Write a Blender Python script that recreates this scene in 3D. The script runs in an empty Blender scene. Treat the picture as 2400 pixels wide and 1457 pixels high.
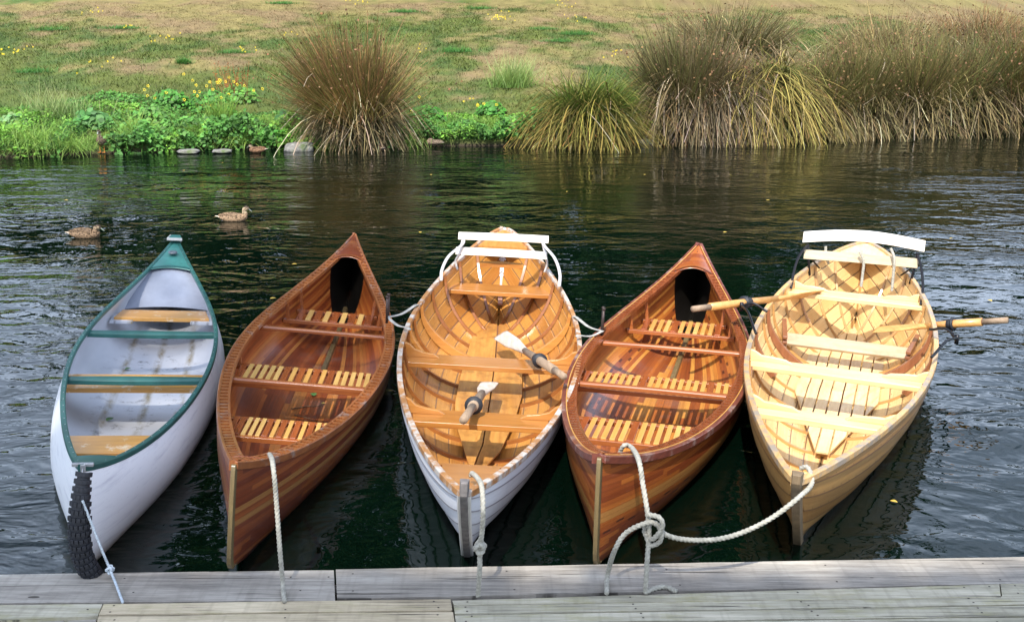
import bpy, math, random
import numpy as np
from mathutils import Matrix, Vector
random.seed(7); rng = np.random.default_rng(11)
SC = bpy.context.scene
COL = SC.collection
PI = math.pi

# ------------------------------------------------------------------ camera geometry
F, CH, PITCH = 2618.5, 2.1384, 0.254426      # focal length in 2400-wide pixels, height, downward pitch
cs, sn = math.cos(PITCH), math.sin(PITCH)
def ray(px, py):
    a = (px-1200)/F; b = -(py-728.5)/F
    return np.array([a, cs+b*sn, -sn+b*cs])
def atz(px, py, z=0.0):
    d = ray(px, py); t = (z-CH)/d[2]
    return np.array([0, 0, CH]) + t*d
def aty(px, py, Y):
    d = ray(px, py); return np.array([0, 0, CH]) + d*(Y/d[1])

# ------------------------------------------------------------------ object helpers
def tag(o, label, cat, group=None):
    o['label'] = label; o['category'] = cat
    if group: o['group'] = group
    return o
def thing(name, label, cat, loc=(0,0,0), rot=(0,0,0), group=None):
    o = bpy.data.objects.new(name, None); COL.objects.link(o)
    o.empty_display_size = .1
    o.location = loc; o.rotation_euler = rot
    return tag(o, label, cat, group)
def link(name, me, mat=None, parent=None, smooth=True, bevel=0):
    o = bpy.data.objects.new(name, me); COL.objects.link(o)
    if mat is not None:
        for m in (mat if isinstance(mat, (list, tuple)) else [mat]): me.materials.append(m)
    if parent is not None: o.parent = parent
    if smooth: me.polygons.foreach_set('use_smooth', [True]*len(me.polygons))
    if bevel:
        b = o.modifiers.new('bevel', 'BEVEL'); b.width = bevel; b.segments = 2; b.limit_method = 'ANGLE'
        b.harden_normals = True
    return o
class MB:
    def __init__(s): s.v=[]; s.f=[]; s.uv=[]; s.mi=[]; s.c=[]
    def add(s, vs, fs, uv=None, mi=0, col=None):
        n=len(s.v); s.v += [tuple(map(float,p)) for p in vs]
        for k,f in enumerate(fs):
            s.f.append(tuple(n+i for i in f)); s.mi.append(mi)
        s.uv += [tuple(map(float,p)) for p in (uv if uv is not None else [(0,0)]*len(vs))]
        s.c += [tuple(col) if col is not None else (1,1,1)]*len(vs)
        return s
    def grid(s, P, uv=None, mi=0, closed=False, flip=False, col=None):
        P=np.asarray(P,float); a,b=P.shape[:2]
        fs=[]
        for i in range(a-1):
            for j in range(b if closed else b-1):
                q=(i*b+j, i*b+(j+1)%b, (i+1)*b+(j+1)%b, (i+1)*b+j)
                fs.append(q[::-1] if flip else q)
        return s.add(P.reshape(-1,3), fs, None if uv is None else np.asarray(uv).reshape(-1,2), mi, col)
    def box(s, c, ax, ay, az, mi=0, col=None):     # centre and three half-axis vectors
        c,ax,ay,az=[np.asarray(q,float) for q in (c,ax,ay,az)]
        vs=[c+i*ax+j*ay+k*az for k in(-1,1) for j in(-1,1) for i in(-1,1)]
        fs=[(0,2,3,1),(4,5,7,6),(0,1,5,4),(2,6,7,3),(0,4,6,2),(1,3,7,5)]
        uv=[(i,j) for k in(-1,1) for j in(-1,1) for i in(-1,1)]
        return s.add(vs,fs,uv,mi,col)
    def beam(s, p0, p1, w, t, up=(0,0,1), mi=0, w1=None):
        p0,p1,up=[np.asarray(q,float) for q in (p0,p1,up)]
        d=p1-p0; L=np.linalg.norm(d); d/=L
        side=np.cross(up,d); side/=np.linalg.norm(side); u=np.cross(d,side)
        w1=w if w1 is None else w1
        vs=[]
        for p,ww in((p0,w),(p1,w1)):
            for a,b in((-1,-1),(1,-1),(1,1),(-1,1)): vs.append(p+side*a*ww/2+u*b*t/2)
        fs=[(0,3,2,1),(4,5,6,7),(0,1,5,4),(1,2,6,5),(2,3,7,6),(3,0,4,7)]
        return s.add(vs,fs,None,mi)
    def prism(s, poly, z0, z1, mi=0):              # polygon in plan
        n=len(poly); vs=[(p[0],p[1],z0) for p in poly]+[(p[0],p[1],z1) for p in poly]
        fs=[tuple(range(n))[::-1], tuple(range(n,2*n))]+[(i,(i+1)%n,n+(i+1)%n,n+i) for i in range(n)]
        return s.add(vs,fs,None,mi)
    def extr(s, pts, vec, mi=0):                   # polygon of 3-D points extruded by vec
        n=len(pts); vec=np.asarray(vec,float); a=[np.asarray(p,float)-vec/2 for p in pts]; b=[p+vec for p in a]
        fs=[tuple(range(n))[::-1], tuple(range(n,2*n))]+[(i,(i+1)%n,n+(i+1)%n,n+i) for i in range(n)]
        return s.add(a+b,fs,None,mi)
    def tube(s, path, r, n=8, lobes=0, pitch=.06, amp=.16, mi=0, cap=True, flat=1.0, up=None, step=None):
        path=np.asarray(path,float)
        if step:
            path=resample(path, step)
        m=len(path); rr=np.full(m,r) if np.isscalar(r) else np.interp(np.linspace(0,1,m), np.linspace(0,1,len(r)), r)
        T=np.gradient(path,axis=0); T/=np.linalg.norm(T,axis=1)[:,None]+1e-12
        u=np.array([0,0,1.]) if up is None else np.array(up,float)
        if abs(T[0]@u)>.95*np.linalg.norm(u): u=np.array([1.,0,0])
        rings=[]; acc=0; nrm=u-T[0]*(u@T[0]); nrm/=np.linalg.norm(nrm)
        for i in range(m):
            if i: acc+=np.linalg.norm(path[i]-path[i-1])
            nrm=nrm-T[i]*(nrm@T[i]); nrm/=np.linalg.norm(nrm)+1e-12; bn=np.cross(T[i],nrm)
            ring=[]
            for k in range(n):
                a=2*PI*k/n; R=rr[i]
                if lobes: R*=1+amp*math.cos(lobes*(a-2*PI*acc/pitch/lobes*1.0))
                ring.append(path[i]+R*(math.cos(a)*nrm*flat+math.sin(a)*bn))
            rings.append(ring)
        b=len(s.v); s.grid(rings,closed=True,mi=mi)
        if cap:
            s.f.append(tuple(range(b,b+n))[::-1]); s.mi.append(mi)
            e=b+(m-1)*n; s.f.append(tuple(range(e,e+n))); s.mi.append(mi)
        return s
    def build(s, name, mat=None, parent=None, smooth=False, bevel=0, colors=False):
        me=bpy.data.meshes.new(name); me.from_pydata(s.v,[],s.f)
        uvl=me.uv_layers.new(name='UVMap')
        li=np.empty(len(me.loops),dtype=np.int32); me.loops.foreach_get('vertex_index',li)
        uvl.data.foreach_set('uv', np.asarray(s.uv,dtype=np.float32)[li].ravel())
        me.polygons.foreach_set('material_index', s.mi)
        if colors:
            a=me.color_attributes.new('Col','FLOAT_COLOR','POINT')
            c=np.ones((len(s.v),4),dtype=np.float32); c[:,:3]=np.array(s.c); a.data.foreach_set('color',c.ravel())
        me.validate(); me.update()
        return link(name, me, mat, parent, smooth, bevel)
def resample(path, step):
    path=np.asarray(path,float); d=np.r_[0,np.cumsum(np.linalg.norm(np.diff(path,axis=0),axis=1))]
    k=max(2,int(d[-1]/step)); q=np.linspace(0,d[-1],k)
    return np.stack([np.interp(q,d,path[:,i]) for i in range(3)],1)
def spline(pts, n=12):
    P=np.asarray(pts,float); P=np.vstack([2*P[0]-P[1],P,2*P[-1]-P[-2]]); out=[]
    for i in range(1,len(P)-2):
        for t in np.linspace(0,1,n,endpoint=False):
            a,b,c,d=P[i-1],P[i],P[i+1],P[i+2]
            out.append(.5*((2*b)+(c-a)*t+(2*a-5*b+4*c-d)*t*t+(3*b-a-3*c+d)*t**3))
    out.append(P[-2]); return np.array(out)

# ------------------------------------------------------------------ value noise (numpy)
def _h(i,j,k):
    n=(i.astype(np.int64)*374761393+j.astype(np.int64)*668265263+k*1442695041)&0x7fffffff
    n=((n^(n>>13))*1274126177)&0x7fffffff
    return ((n^(n>>16))&0xffff)/65535.
def vnoise(x,y,k=0):
    x=np.asarray(x,float); y=np.asarray(y,float)
    i=np.floor(x);j=np.floor(y);fx=x-i;fy=y-j;fx=fx*fx*(3-2*fx);fy=fy*fy*(3-2*fy);i=i.astype(int);j=j.astype(int)
    return (_h(i,j,k)*(1-fx)+_h(i+1,j,k)*fx)*(1-fy)+(_h(i,j+1,k)*(1-fx)+_h(i+1,j+1,k)*fx)*fy
def fbm(x,y,k=0,o=4):
    r=0;a=.5;s=0
    for q in range(o): r=r+a*vnoise(x*2**q,y*2**q,k+q); s+=a; a*=.55
    return r/s

# ------------------------------------------------------------------ materials
def srgb(h, f=1.0):
    h=h.lstrip('#'); c=[int(h[i:i+2],16)/255 for i in (0,2,4)]
    return tuple(min(1,f*(x/12.92 if x<=.04045 else ((x+.055)/1.055)**2.4)) for x in c)
class NT:
    def __init__(s,name):
        s.m=bpy.data.materials.new(name); s.m.use_nodes=True; s.t=s.m.node_tree
        s.p=s.t.nodes['Principled BSDF']; s.out=s.t.nodes['Material Output']
    def n(s,typ,ins=None,**kw):
        nd=s.t.nodes.new(typ)
        for k,v in kw.items(): setattr(nd,k,v)
        for k,v in (ins or {}).items(): s.set(nd.inputs[k],v)
        return nd
    def set(s,inp,v):
        if isinstance(v,bpy.types.NodeSocket): s.t.links.new(v,inp)
        elif isinstance(v,bpy.types.Node): s.t.links.new(v.outputs[0],inp)
        else:
            if isinstance(v,(tuple,list)) and len(v)==3 and inp.type=='RGBA': v=(*v,1)
            inp.default_value=v
    def math(s,op,a,b=0.0,c=None):
        nd=s.n('ShaderNodeMath',operation=op); s.set(nd.inputs[0],a); s.set(nd.inputs[1],b)
        if c is not None: s.set(nd.inputs[2],c)
        return nd.outputs[0]
    def mix(s,f,a,b,mode='MIX'):
        nd=s.n('ShaderNodeMix',data_type='RGBA',blend_type=mode); s.set(nd.inputs[0],f); s.set(nd.inputs[6],a); s.set(nd.inputs[7],b)
        return nd.outputs[2]
    def ramp(s,f,stops,interp='LINEAR'):
        nd=s.n('ShaderNodeValToRGB'); cr=nd.color_ramp; cr.interpolation=interp
        while len(cr.elements)<len(stops): cr.elements.new(.5)
        for e,(p,c) in zip(cr.elements,stops): e.position=p; e.color=(*c,1) if len(c)==3 else c
        s.set(nd.inputs[0],f); return nd.outputs[0]
    def noise(s,vec,scale,detail=4,rough=.55,out=0):
        nd=s.n('ShaderNodeTexNoise',{'Scale':scale,'Detail':detail,'Roughness':rough})
        if vec is not None: s.set(nd.inputs['Vector'],vec)
        return nd.outputs[out]
    def mapv(s,vec,scale=(1,1,1),loc=(0,0,0),rot=(0,0,0)):
        nd=s.n('ShaderNodeMapping'); s.set(nd.inputs['Vector'],vec); nd.inputs['Scale'].default_value=scale; nd.inputs['Location'].default_value=loc; nd.inputs['Rotation'].default_value=rot
        return nd.outputs[0]
    def coord(s,k='Object'): return s.n('ShaderNodeTexCoord').outputs[k]
    def bump(s,h,strength=.3,dist=.01):
        nd=s.n('ShaderNodeBump',{'Strength':strength,'Distance':dist}); s.set(nd.inputs['Height'],h); s.set(s.p.inputs['Normal'],nd.outputs[0]); return nd
    def fin(s,col=None,rough=.5,coat=0,metal=0,spec=.5):
        if col is not None: s.set(s.p.inputs['Base Color'],col)
        s.set(s.p.inputs['Roughness'],rough); s.p.inputs['Coat Weight'].default_value=coat; s.p.inputs['Coat Roughness'].default_value=.18
        s.p.inputs['Metallic'].default_value=metal; s.p.inputs['Specular IOR Level'].default_value=spec
        return s.m
def M_plain(name,col,rough=.5,metal=0,var=.25,scale=12,coat=0,bump=0):
    n=NT(name); o=n.coord(); f=n.noise(o,scale,5)
    c=n.mix(n.ramp(f,[(.3,(0,0,0)),(.75,(1,1,1))]),tuple(x*(1-var) for x in col),tuple(min(1,x*(1+var*.6)) for x in col))
    if bump: n.bump(f,bump,.01)
    return n.fin(c,rough,coat,metal)
def M_wood(name,dark,light,axis=1,rough=.45,coat=.25,worn=0,worncol=(.5,.48,.44),scale=1.0,stain=0):
    n=NT(name); o=n.coord(); sc=[14*scale]*3; sc[axis]=1.1*scale
    v=n.mapv(o,tuple(sc)); g=n.noise(v,3.0,6,.6); g2=n.noise(n.mapv(o,tuple(x*5 for x in sc)),4.0,3,.6)
    inf=n.n('ShaderNodeObjectInfo').outputs['Random']
    f=n.math('ADD',n.math('MULTIPLY',g,.8),n.math('MULTIPLY',g2,.25))
    c=n.ramp(f,[(.3,dark),(.7,light)])
    c=n.mix(n.math('MULTIPLY',inf,.25),c,tuple(x*.65 for x in dark))
    if worn:
        w=n.ramp(n.noise(o,9,6,.7),[(.62-worn*.25,(0,0,0)),(.72-worn*.2,(1,1,1))]); c=n.mix(w,c,worncol)
    if stain:
        w=n.ramp(n.noise(o,6,6,.7),[(.5,(0,0,0)),(.75,(1,1,1))]); c=n.mix(n.math('MULTIPLY',w,stain),c,tuple(x*.3 for x in dark))
    n.bump(g,.12,.004)
    return n.fin(c,rough,coat)
def M_strip(name,stops,nstrip,u_len=1.7,blond=(),blondcol=(.5,.25,.07),rough=.3,coat=.5,dirt=0,seam=.5,marks=0,scuff=0,dark_v=0,wet=0):
    """strip planking: UV u in metres along the hull, v = 0 keel .. 1 gunwale"""
    n=NT(name); uv=n.coord('UV'); sp=n.n('ShaderNodeSeparateXYZ',{0:uv}); u,v=sp.outputs[0],sp.outputs[1]
    vs=n.math('MULTIPLY',v,nstrip); fl=n.math('FLOOR',vs); fr=n.math('FRACT',vs)
    r1=n.n('ShaderNodeTexWhiteNoise',{'W':fl},noise_dimensions='1D').outputs[0]
    us=n.math('FLOOR',n.math('ADD',n.math('DIVIDE',u,u_len),n.math('MULTIPLY',r1,7.3)))
    wv=n.n('ShaderNodeCombineXYZ',{0:fl,1:us,2:0.3})
    r2=n.n('ShaderNodeTexWhiteNoise',{0:wv.outputs[0]},noise_dimensions='3D').outputs[0]
    c=n.ramp(r2,stops,'LINEAR')
    gv=n.n('ShaderNodeCombineXYZ',{0:n.math('MULTIPLY',u,2.2),1:n.math('MULTIPLY',v,90),2:n.math('MULTIPLY',r2,20)})
    g=n.noise(gv.outputs[0],1.6,6,.65); 
    c=n.mix(n.math('MULTIPLY',n.ramp(g,[(.35,(1,1,1)),(.62,(0,0,0))]),.55),c,n.mix(.65,c,(0.02,.008,.004)))
    for (a,b) in blond:
        m=n.math('MULTIPLY',n.math('GREATER_THAN',v,a),n.math('LESS_THAN',v,b))
        c=n.mix(m,c,n.mix(n.math('MULTIPLY',g,.5),blondcol,tuple(x*.5 for x in blondcol)))
    if marks:   # rows of short dark inlaid rectangles
        for (v0,ph) in ((.45,0),(.52,.5)):
            m=n.math('MULTIPLY',n.math('LESS_THAN',n.math('ABSOLUTE',n.math('SUBTRACT',v,v0)),.014),n.math('LESS_THAN',n.math('FRACT',n.math('ADD',n.math('DIVIDE',u,.22),ph)),.3))
            c=n.mix(n.math('MULTIPLY',m,.8),c,(.035,.01,.008))
    if seam:
        sm=n.math('LESS_THAN',fr,.06); c=n.mix(n.math('MULTIPLY',sm,seam),c,(.02,.008,.004))
    if dirt:
        d=n.ramp(n.noise(uv,4.5,6,.65),[(.5,(0,0,0)),(.68,(1,1,1))]); lo=n.ramp(v,[(.05,(1,1,1)),(.42,(0,0,0))])
        c=n.mix(n.math('MULTIPLY',n.math('MULTIPLY',d,lo),dirt),c,(.16,.12,.10))
    if scuff:
        d=n.ramp(n.noise(n.mapv(uv,(6,30,1)),2,6,.7),[(.62,(0,0,0)),(.7,(1,1,1))]); c=n.mix(n.math('MULTIPLY',d,scuff),c,(.34,.24,.18))
    if dark_v:  # dark hole under the stern deck painted into the planking as a black V
        oc=n.n('ShaderNodeSeparateXYZ',{0:n.coord()}); m=n.math('MULTIPLY',n.math('GREATER_THAN',oc.outputs[0],dark_v),n.math('LESS_THAN',n.math('ABSOLUTE',oc.outputs[1]),n.math('SUBTRACT',n.math('MULTIPLY',n.math('SUBTRACT',oc.outputs[0],dark_v),.35),.01)))
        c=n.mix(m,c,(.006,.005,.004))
    if wet:
        oc=n.n('ShaderNodeSeparateXYZ',{0:n.coord()}); c=n.mix(n.ramp(n.math('ADD',oc.outputs[2],n.math('MULTIPLY',n.noise(uv,6,3),.03)),[(.03,(.8,.8,.8)),(.055,(0,0,0))]),c,(.012,.010,.008))
    rg=n.math('ADD',rough,n.math('MULTIPLY',n.noise(uv,7,4),.25))
    return n.fin(c,rg,coat)
def M_clinker(name,stops,n_strakes,seamcol,rough=.45,coat=.2,stain=.5,nail=.7,staincol=(.16,.06,.02),blotch=0,blotchcol=(.4,.2,.08),wet=0):
    n=NT(name); uv=n.coord('UV'); sp=n.n('ShaderNodeSeparateXYZ',{0:uv}); u,v=sp.outputs[0],sp.outputs[1]
    vs=n.math('MULTIPLY',v,n_strakes); fl=n.math('FLOOR',vs); fr=n.math('FRACT',vs)
    r1=n.n('ShaderNodeTexWhiteNoise',{'W':fl},noise_dimensions='1D').outputs[0]
    gv=n.n('ShaderNodeCombineXYZ',{0:n.math('MULTIPLY',u,2.0),1:n.math('MULTIPLY',v,60),2:n.math('MULTIPLY',r1,9)})
    g=n.noise(gv.outputs[0],1.5,6,.65)
    c=n.ramp(n.math('ADD',n.math('MULTIPLY',g,.75),n.math('MULTIPLY',r1,.3)),stops)
    st=n.ramp(n.noise(uv,5,6,.7),[(.52,(0,0,0)),(.72,(1,1,1))]); c=n.mix(n.math('MULTIPLY',st,stain),c,staincol)
    if blotch:
        st=n.ramp(n.noise(n.mapv(uv,(1,3,1),(3,2,0)),3,3,.5),[(.45,(0,0,0)),(.6,(1,1,1))]); c=n.mix(n.math('MULTIPLY',st,blotch),c,blotchcol)
    sm=n.math('LESS_THAN',n.math('ABSOLUTE',n.math('SUBTRACT',fr,.05)),.05)
    c=n.mix(n.math('MULTIPLY',sm,.8),c,seamcol)
    if nail:
        a=n.math('SUBTRACT',n.math('FRACT',n.math('DIVIDE',u,.10)),.5); b=n.math('SUBTRACT',fr,.17)
        d=n.math('ADD',n.math('POWER',n.math('MULTIPLY',a,.10),2.0),n.math('POWER',n.math('MULTIPLY',b,.1),2.0))
        c=n.mix(n.math('MULTIPLY',n.math('LESS_THAN',d,.005**2),nail),c,(.05,.025,.015))
    if wet:
        oc=n.n('ShaderNodeSeparateXYZ',{0:n.coord()}); c=n.mix(n.ramp(n.math('ADD',oc.outputs[2],n.math('MULTIPLY',n.noise(uv,6,3),.03)),[(.03,(.75,.75,.75)),(.055,(0,0,0))]),c,(.03,.03,.018))
    return n.fin(c,rough,coat)
def M_foliage(name,rough=.55,trans=.25,spec=.3):
    n=NT(name); a=n.n('ShaderNodeAttribute',attribute_name='Col').outputs['Color']
    n.fin(a,rough,0,0,spec)
    t=n.n('ShaderNodeBsdfTranslucent'); n.set(t.inputs['Color'],a)
    m=n.n('ShaderNodeMixShader'); m.inputs[0].default_value=trans
    n.t.links.new(n.p.outputs[0],m.inputs[1]); n.t.links.new(t.outputs[0],m.inputs[2]); n.t.links.new(m.outputs[0],n.out.inputs[0])
    return n.m
FOL=M_foliage('foliage_blades'); DRY=M_foliage('dry_blades',.7,.12,.15)

# ------------------------------------------------------------------ world, sun
SUN_EL, SUN_AZ = math.radians(52), math.radians(180+10)   # azimuth of the sun measured from +Y clockwise
w=bpy.data.worlds.new('World'); SC.world=w; w.use_nodes=True
bg=w.node_tree.nodes['Background']; sky=w.node_tree.nodes.new('ShaderNodeTexSky'); sky.sky_type='NISHITA'; sky.sun_disc=False
sky.sun_elevation=SUN_EL; sky.sun_rotation=SUN_AZ; sky.air_density=1.0; sky.dust_density=1.2
wt=w.node_tree; tc=wt.nodes.new('ShaderNodeTexCoord'); wn=wt.nodes.new('ShaderNodeTexNoise'); wn.inputs['Scale'].default_value=2.6; wn.inputs['Detail'].default_value=7
wt.links.new(tc.outputs['Generated'],wn.inputs['Vector']); wr=wt.nodes.new('ShaderNodeValToRGB'); wr.color_ramp.elements[0].position=.38; wr.color_ramp.elements[1].position=.66; wt.links.new(wn.outputs[0],wr.inputs[0])
wm=wt.nodes.new('ShaderNodeMix'); wm.data_type='RGBA'; wt.links.new(wr.outputs[0],wm.inputs[0]); wt.links.new(sky.outputs[0],wm.inputs[6]); wm.inputs[7].default_value=(10.5,12.2,15.5,1); wt.links.new(wm.outputs[2],bg.inputs[0]); bg.inputs[1].default_value=.125
sd=np.array([math.sin(SUN_AZ)*math.cos(SUN_EL), math.cos(SUN_AZ)*math.cos(SUN_EL), math.sin(SUN_EL)])  # towards the sun
sl=bpy.data.lights.new('sun','SUN'); sl.energy=4.0; sl.angle=math.radians(.55); sl.color=(1,.95,.86)
so=bpy.data.objects.new('sun',sl); COL.objects.link(so); so.rotation_euler=Vector(sd).to_track_quat('Z','Y').to_euler()

cam=bpy.data.cameras.new('camera'); co=bpy.data.objects.new('camera',cam); COL.objects.link(co); SC.camera=co
cam.sensor_width=36; cam.lens=F/2400*36; cam.clip_end=3000; cam.clip_start=.05
co.location=(0,0,CH); co.rotation_euler=(PI/2-PITCH,0,0)
SC.view_settings.view_transform='Standard'; SC.view_settings.look='None'; SC.view_settings.gamma=1; SC.view_settings.exposure=.82
SC.render.engine='CYCLES'

# ------------------------------------------------------------------ terrain
bpx=[atz(*p,0.0) for p in ((-50,372),(240,362),(500,351),(800,348),(1050,344),(1300,343),(1600,333),(1800,326),(2100,318),(2450,312))]
bx=np.array([p[0] for p in bpx]); by=np.array([p[1] for p in bpx])
def bank_y(x):
    x=np.asarray(x,float); y=np.interp(x,bx,by)
    y=np.where(x<bx[0],by[0]+(x-bx[0])*.18,y); y=np.where(x>bx[-1],by[-1]+(x-bx[-1])*.18,y)
    return y+(vnoise(x*1.3,x*0+3.3,5)-.5)*.22
def height(x,y):
    d=y-bank_y(x)
    e=np.clip((d+.10)/.22,0,1); e=e*e*(3-2*e)
    s=np.clip(d-.3,0,26); sl=.155*s+ .012*np.minimum(s,3)**2*.8
    sl=np.where(d>26.3,sl+(d-26.3)*.01,sl)
    z=-.9+e*(.9+.13)+sl*(e>.99)+(fbm(x*.6,y*.6,9)-.5)*.24*np.clip(d/1.5,0,1)+(fbm(x*2.6,y*2.6,19)-.5)*.06*np.clip(d,0,1)
    z=np.where(d>90,z+0,z)
    near=np.clip((-4-y)/2,0,1); return np.where(y<0,-.9+near*1.1,z)
def gpt(px,py):
    d=ray(px,py); t=14.0
    while t<70:
        p=np.array([0,0,CH])+d*t
        if p[2]<=float(height(p[0],p[1])): return p
        t+=.03
    return p
def lawn_color(x,y):
    d=y-bank_y(x)
    g=fbm(x*.75+3,y*.5,31,5); g2=fbm(x*3.2,y*2.2,57,3); big=fbm(x*.22+9,y*.16+4,77,3)
    m=np.clip((g*.85+g2*.42+(big-.5)*.9-.80+.03*(d-4.2)+.03*np.clip(x,-6,6)/6)/.22+.45,0,1)
    m=np.where(d<1.6,m*np.clip(d/1.6,0,1)*.55,m)
    q=fbm(x*1.7+50,y*1.3,91,4); q2=fbm(x*6,y*5,13,3)
    green=np.array([.130,.170,.036]); green2=np.array([.082,.145,.032]); straw=np.array([.275,.235,.088]); soil=np.array([.27,.20,.10])
    a=green+(green2-green)*np.clip((q-.4)/.25,0,1)[...,None]; a=a*(.55+.9*q2[...,None])
    b=straw+(soil-straw)*np.clip((fbm(x*1.1,y*.9,71,4)-.42)/.22,0,1)[...,None]; b=b*(.55+.9*q2[...,None])
    return (a+(b-a)*m[...,None])*np.array([.93,.88,.90]), m
xs=np.unique(np.concatenate([np.linspace(-900,-40,14),np.linspace(-40,-16,16),np.arange(-16,18,.14),np.linspace(18,44,16),np.linspace(44,900,14)]))
ys=np.unique(np.concatenate([np.linspace(-400,-8,8),np.linspace(-8,16,10),np.arange(16,36,.12),np.linspace(36,70,24),np.linspace(70,1500,18)]))
X,Y=np.meshgrid(xs,ys,indexing='ij'); Z=height(X,Y)
ny=len(ys); nx=len(xs)
ii,jj=np.meshgrid(np.arange(nx-1),np.arange(ny-1),indexing='ij'); q0=(ii*ny+jj).ravel()
faces=np.stack([q0,q0+ny,q0+ny+1,q0+1],1)
def np_mesh(name,V,Fc,colors=None):
    me=bpy.data.meshes.new(name); nf,k=Fc.shape
    me.vertices.add(len(V)); me.vertices.foreach_set('co',np.asarray(V,np.float32).ravel())
    me.loops.add(nf*k); me.loops.foreach_set('vertex_index',Fc.astype(np.int32).ravel())
    me.polygons.add(nf); me.polygons.foreach_set('loop_start',np.arange(0,nf*k,k,dtype=np.int32))
    me.update(calc_edges=True)
    if colors is not None:
        a=me.color_attributes.new('Col','FLOAT_COLOR','POINT'); c=np.ones((len(V),4),np.float32); c[:,:3]=colors; a.data.foreach_set('color',c.ravel())
    return me
lc,_=lawn_color(X,Y)
me=np_mesh('ground',np.stack([X,Y,Z],-1).reshape(-1,3),faces,lc.reshape(-1,3))
n=NT('lawn_soil'); a=n.n('ShaderNodeAttribute',attribute_name='Col').outputs['Color']; o=n.coord()
f=n.noise(o,26,6,.7); c=n.mix(n.ramp(f,[(.35,(0,0,0)),(.7,(1,1,1))]),n.mix(.5,a,(.05,.05,.02)),a)
sp=n.n('ShaderNodeSeparateXYZ',{0:o}); c=n.mix(n.ramp(sp.outputs[2],[(.02,(1,1,1)),(.10,(0,0,0))]),c,(.045,.035,.022))
n.bump(f,.6,.04); g=link('ground',me,n.fin(c,.9,0,0,.2)); g['kind']='structure'

# lawn blades (uncountable)
def blades(base,dirv,length,width,droop,c0,c1,seg=4,c2=None,taper=1.0,wob=0,curl=0):
    """base (n,3); dirv unit (n,3); droop: fraction of length the tip falls; returns V,F,C"""
    n=len(base); t=np.linspace(0,1,seg+1)[None,:,None]
    L=length[:,None,None]; D=dirv[:,None,:]
    P=base[:,None,:]+D*L*t
    P=P-np.array([0,0,1.])*(droop[:,None,None]*L*t**2.2)
    hz=dirv.copy(); hz[:,2]=0; hn=np.linalg.norm(hz,axis=1)[:,None]+1e-6; hz=hz/hn
    P=P+hz[:,None,:]*(droop[:,None,None]*L*t*.18)
    if curl:
        la=np.cross(dirv,rng.normal(size=(n,3))); la/=np.linalg.norm(la,axis=1)[:,None]+1e-9; P=P+la[:,None,:]*(rng.uniform(0,curl,n)[:,None,None]*L*t**2)
    if wob:
        ph=rng.uniform(0,6.28,(n,1,1)); P=P+np.array([1,0,0])*(np.sin(t*5+ph)*wob*L*t)
    a=rng.uniform(0,2*PI,n); side=np.stack([np.cos(a),np.sin(a)*.5,np.zeros(n)],1)[:,None,:]
    wd=width[:,None,None]*(1-t**1.5*taper*.92)
    Vt=np.stack([P-side*wd/2,P+side*wd/2],2).reshape(n,-1,3)
    k=(seg+1)*2; i=np.arange(seg)*2
    fc=np.stack([i,i+1,i+3,i+2],1)[None]+(np.arange(n)*k)[:,None,None]
    tt=np.repeat(t,2,axis=1)
    if c2 is None: C=c0[:,None,:]*(1-tt)+c1[:,None,:]*tt
    else:
        C=np.where(tt<.5,c0[:,None,:]*(1-2*tt)+c1[:,None,:]*2*tt,c1[:,None,:]*(2-2*tt)+c2[:,None,:]*(2*tt-1))
    return Vt.reshape(-1,3),fc.reshape(-1,4),C.reshape(-1,3)
def join(parts):
    V=[];Fc=[];C=[];n=0
    for v,f,c in parts: V.append(v);Fc.append(f+n);C.append(c);n+=len(v)
    return np.concatenate(V),np.concatenate(Fc),np.concatenate(C)
def rdir(n,lo,hi,az=None,spread=PI):
    a=rng.uniform(-spread,spread,n)+(0 if az is None else az); e=rng.uniform(lo,hi,n)
    return np.stack([np.cos(a)*np.cos(e),np.sin(a)*np.cos(e),np.sin(e)],1)
def vary(col,n,v=.25,hue=.12):
    c=np.array(col)[None,:]*(1+rng.uniform(-v,v,(n,1)))*(1+rng.uniform(-hue,hue,(n,3))); return np.clip(c,0.004,1)
nb=240000
x=rng.uniform(-14,16,nb); y=bank_y(x)+.12+rng.uniform(0,1,nb)**.8*15.5
colr,m=lawn_color(x,y); keep=rng.uniform(0,1,nb)>m*.45; x,y,colr,m=x[keep],y[keep],colr[keep],m[keep]; nb=len(x)
z=height(x,y); b=np.stack([x,y,z-.01],1)
pat=fbm(x*1.9,y*1.5,41,3)
L=(.05+.10*rng.uniform(0,1,nb)*(1-m*.6)+.05*np.clip((pat-.52)/.15,0,1)*(1-m))
V1=blades(b,rdir(nb,.5,1.4),L,rng.uniform(.010,.024,nb),rng.uniform(.1,.7,nb),colr*.6,np.clip(colr*rng.uniform(.6,2.0,(nb,1)),0,1),seg=2)
g=link('lawn_grass',np_mesh('lawn_grass',*V1),FOL,smooth=False); g['kind']='stuff'

n2=9000; x=rng.uniform(-14,16,n2); y=bank_y(x)+.6+rng.uniform(0,1,n2)*13; pk=fbm(x*.9+7,y*.8,61,3); k=pk>.47; x,y=x[k],y[k]; n2=len(x)
V2=blades(np.stack([x,y,height(x,y)-.01],1),rdir(n2,.3,1.5),rng.uniform(.10,.26,n2),rng.uniform(.010,.020,n2),rng.uniform(.1,.8,n2),vary((.10,.12,.03),n2,.5),vary((.28,.24,.11),n2,.5),3,curl=.4)
g=link('dry_grass_stalks',np_mesh('dry_grass_stalks',*V2),FOL,smooth=False); g['kind']='stuff'

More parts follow.
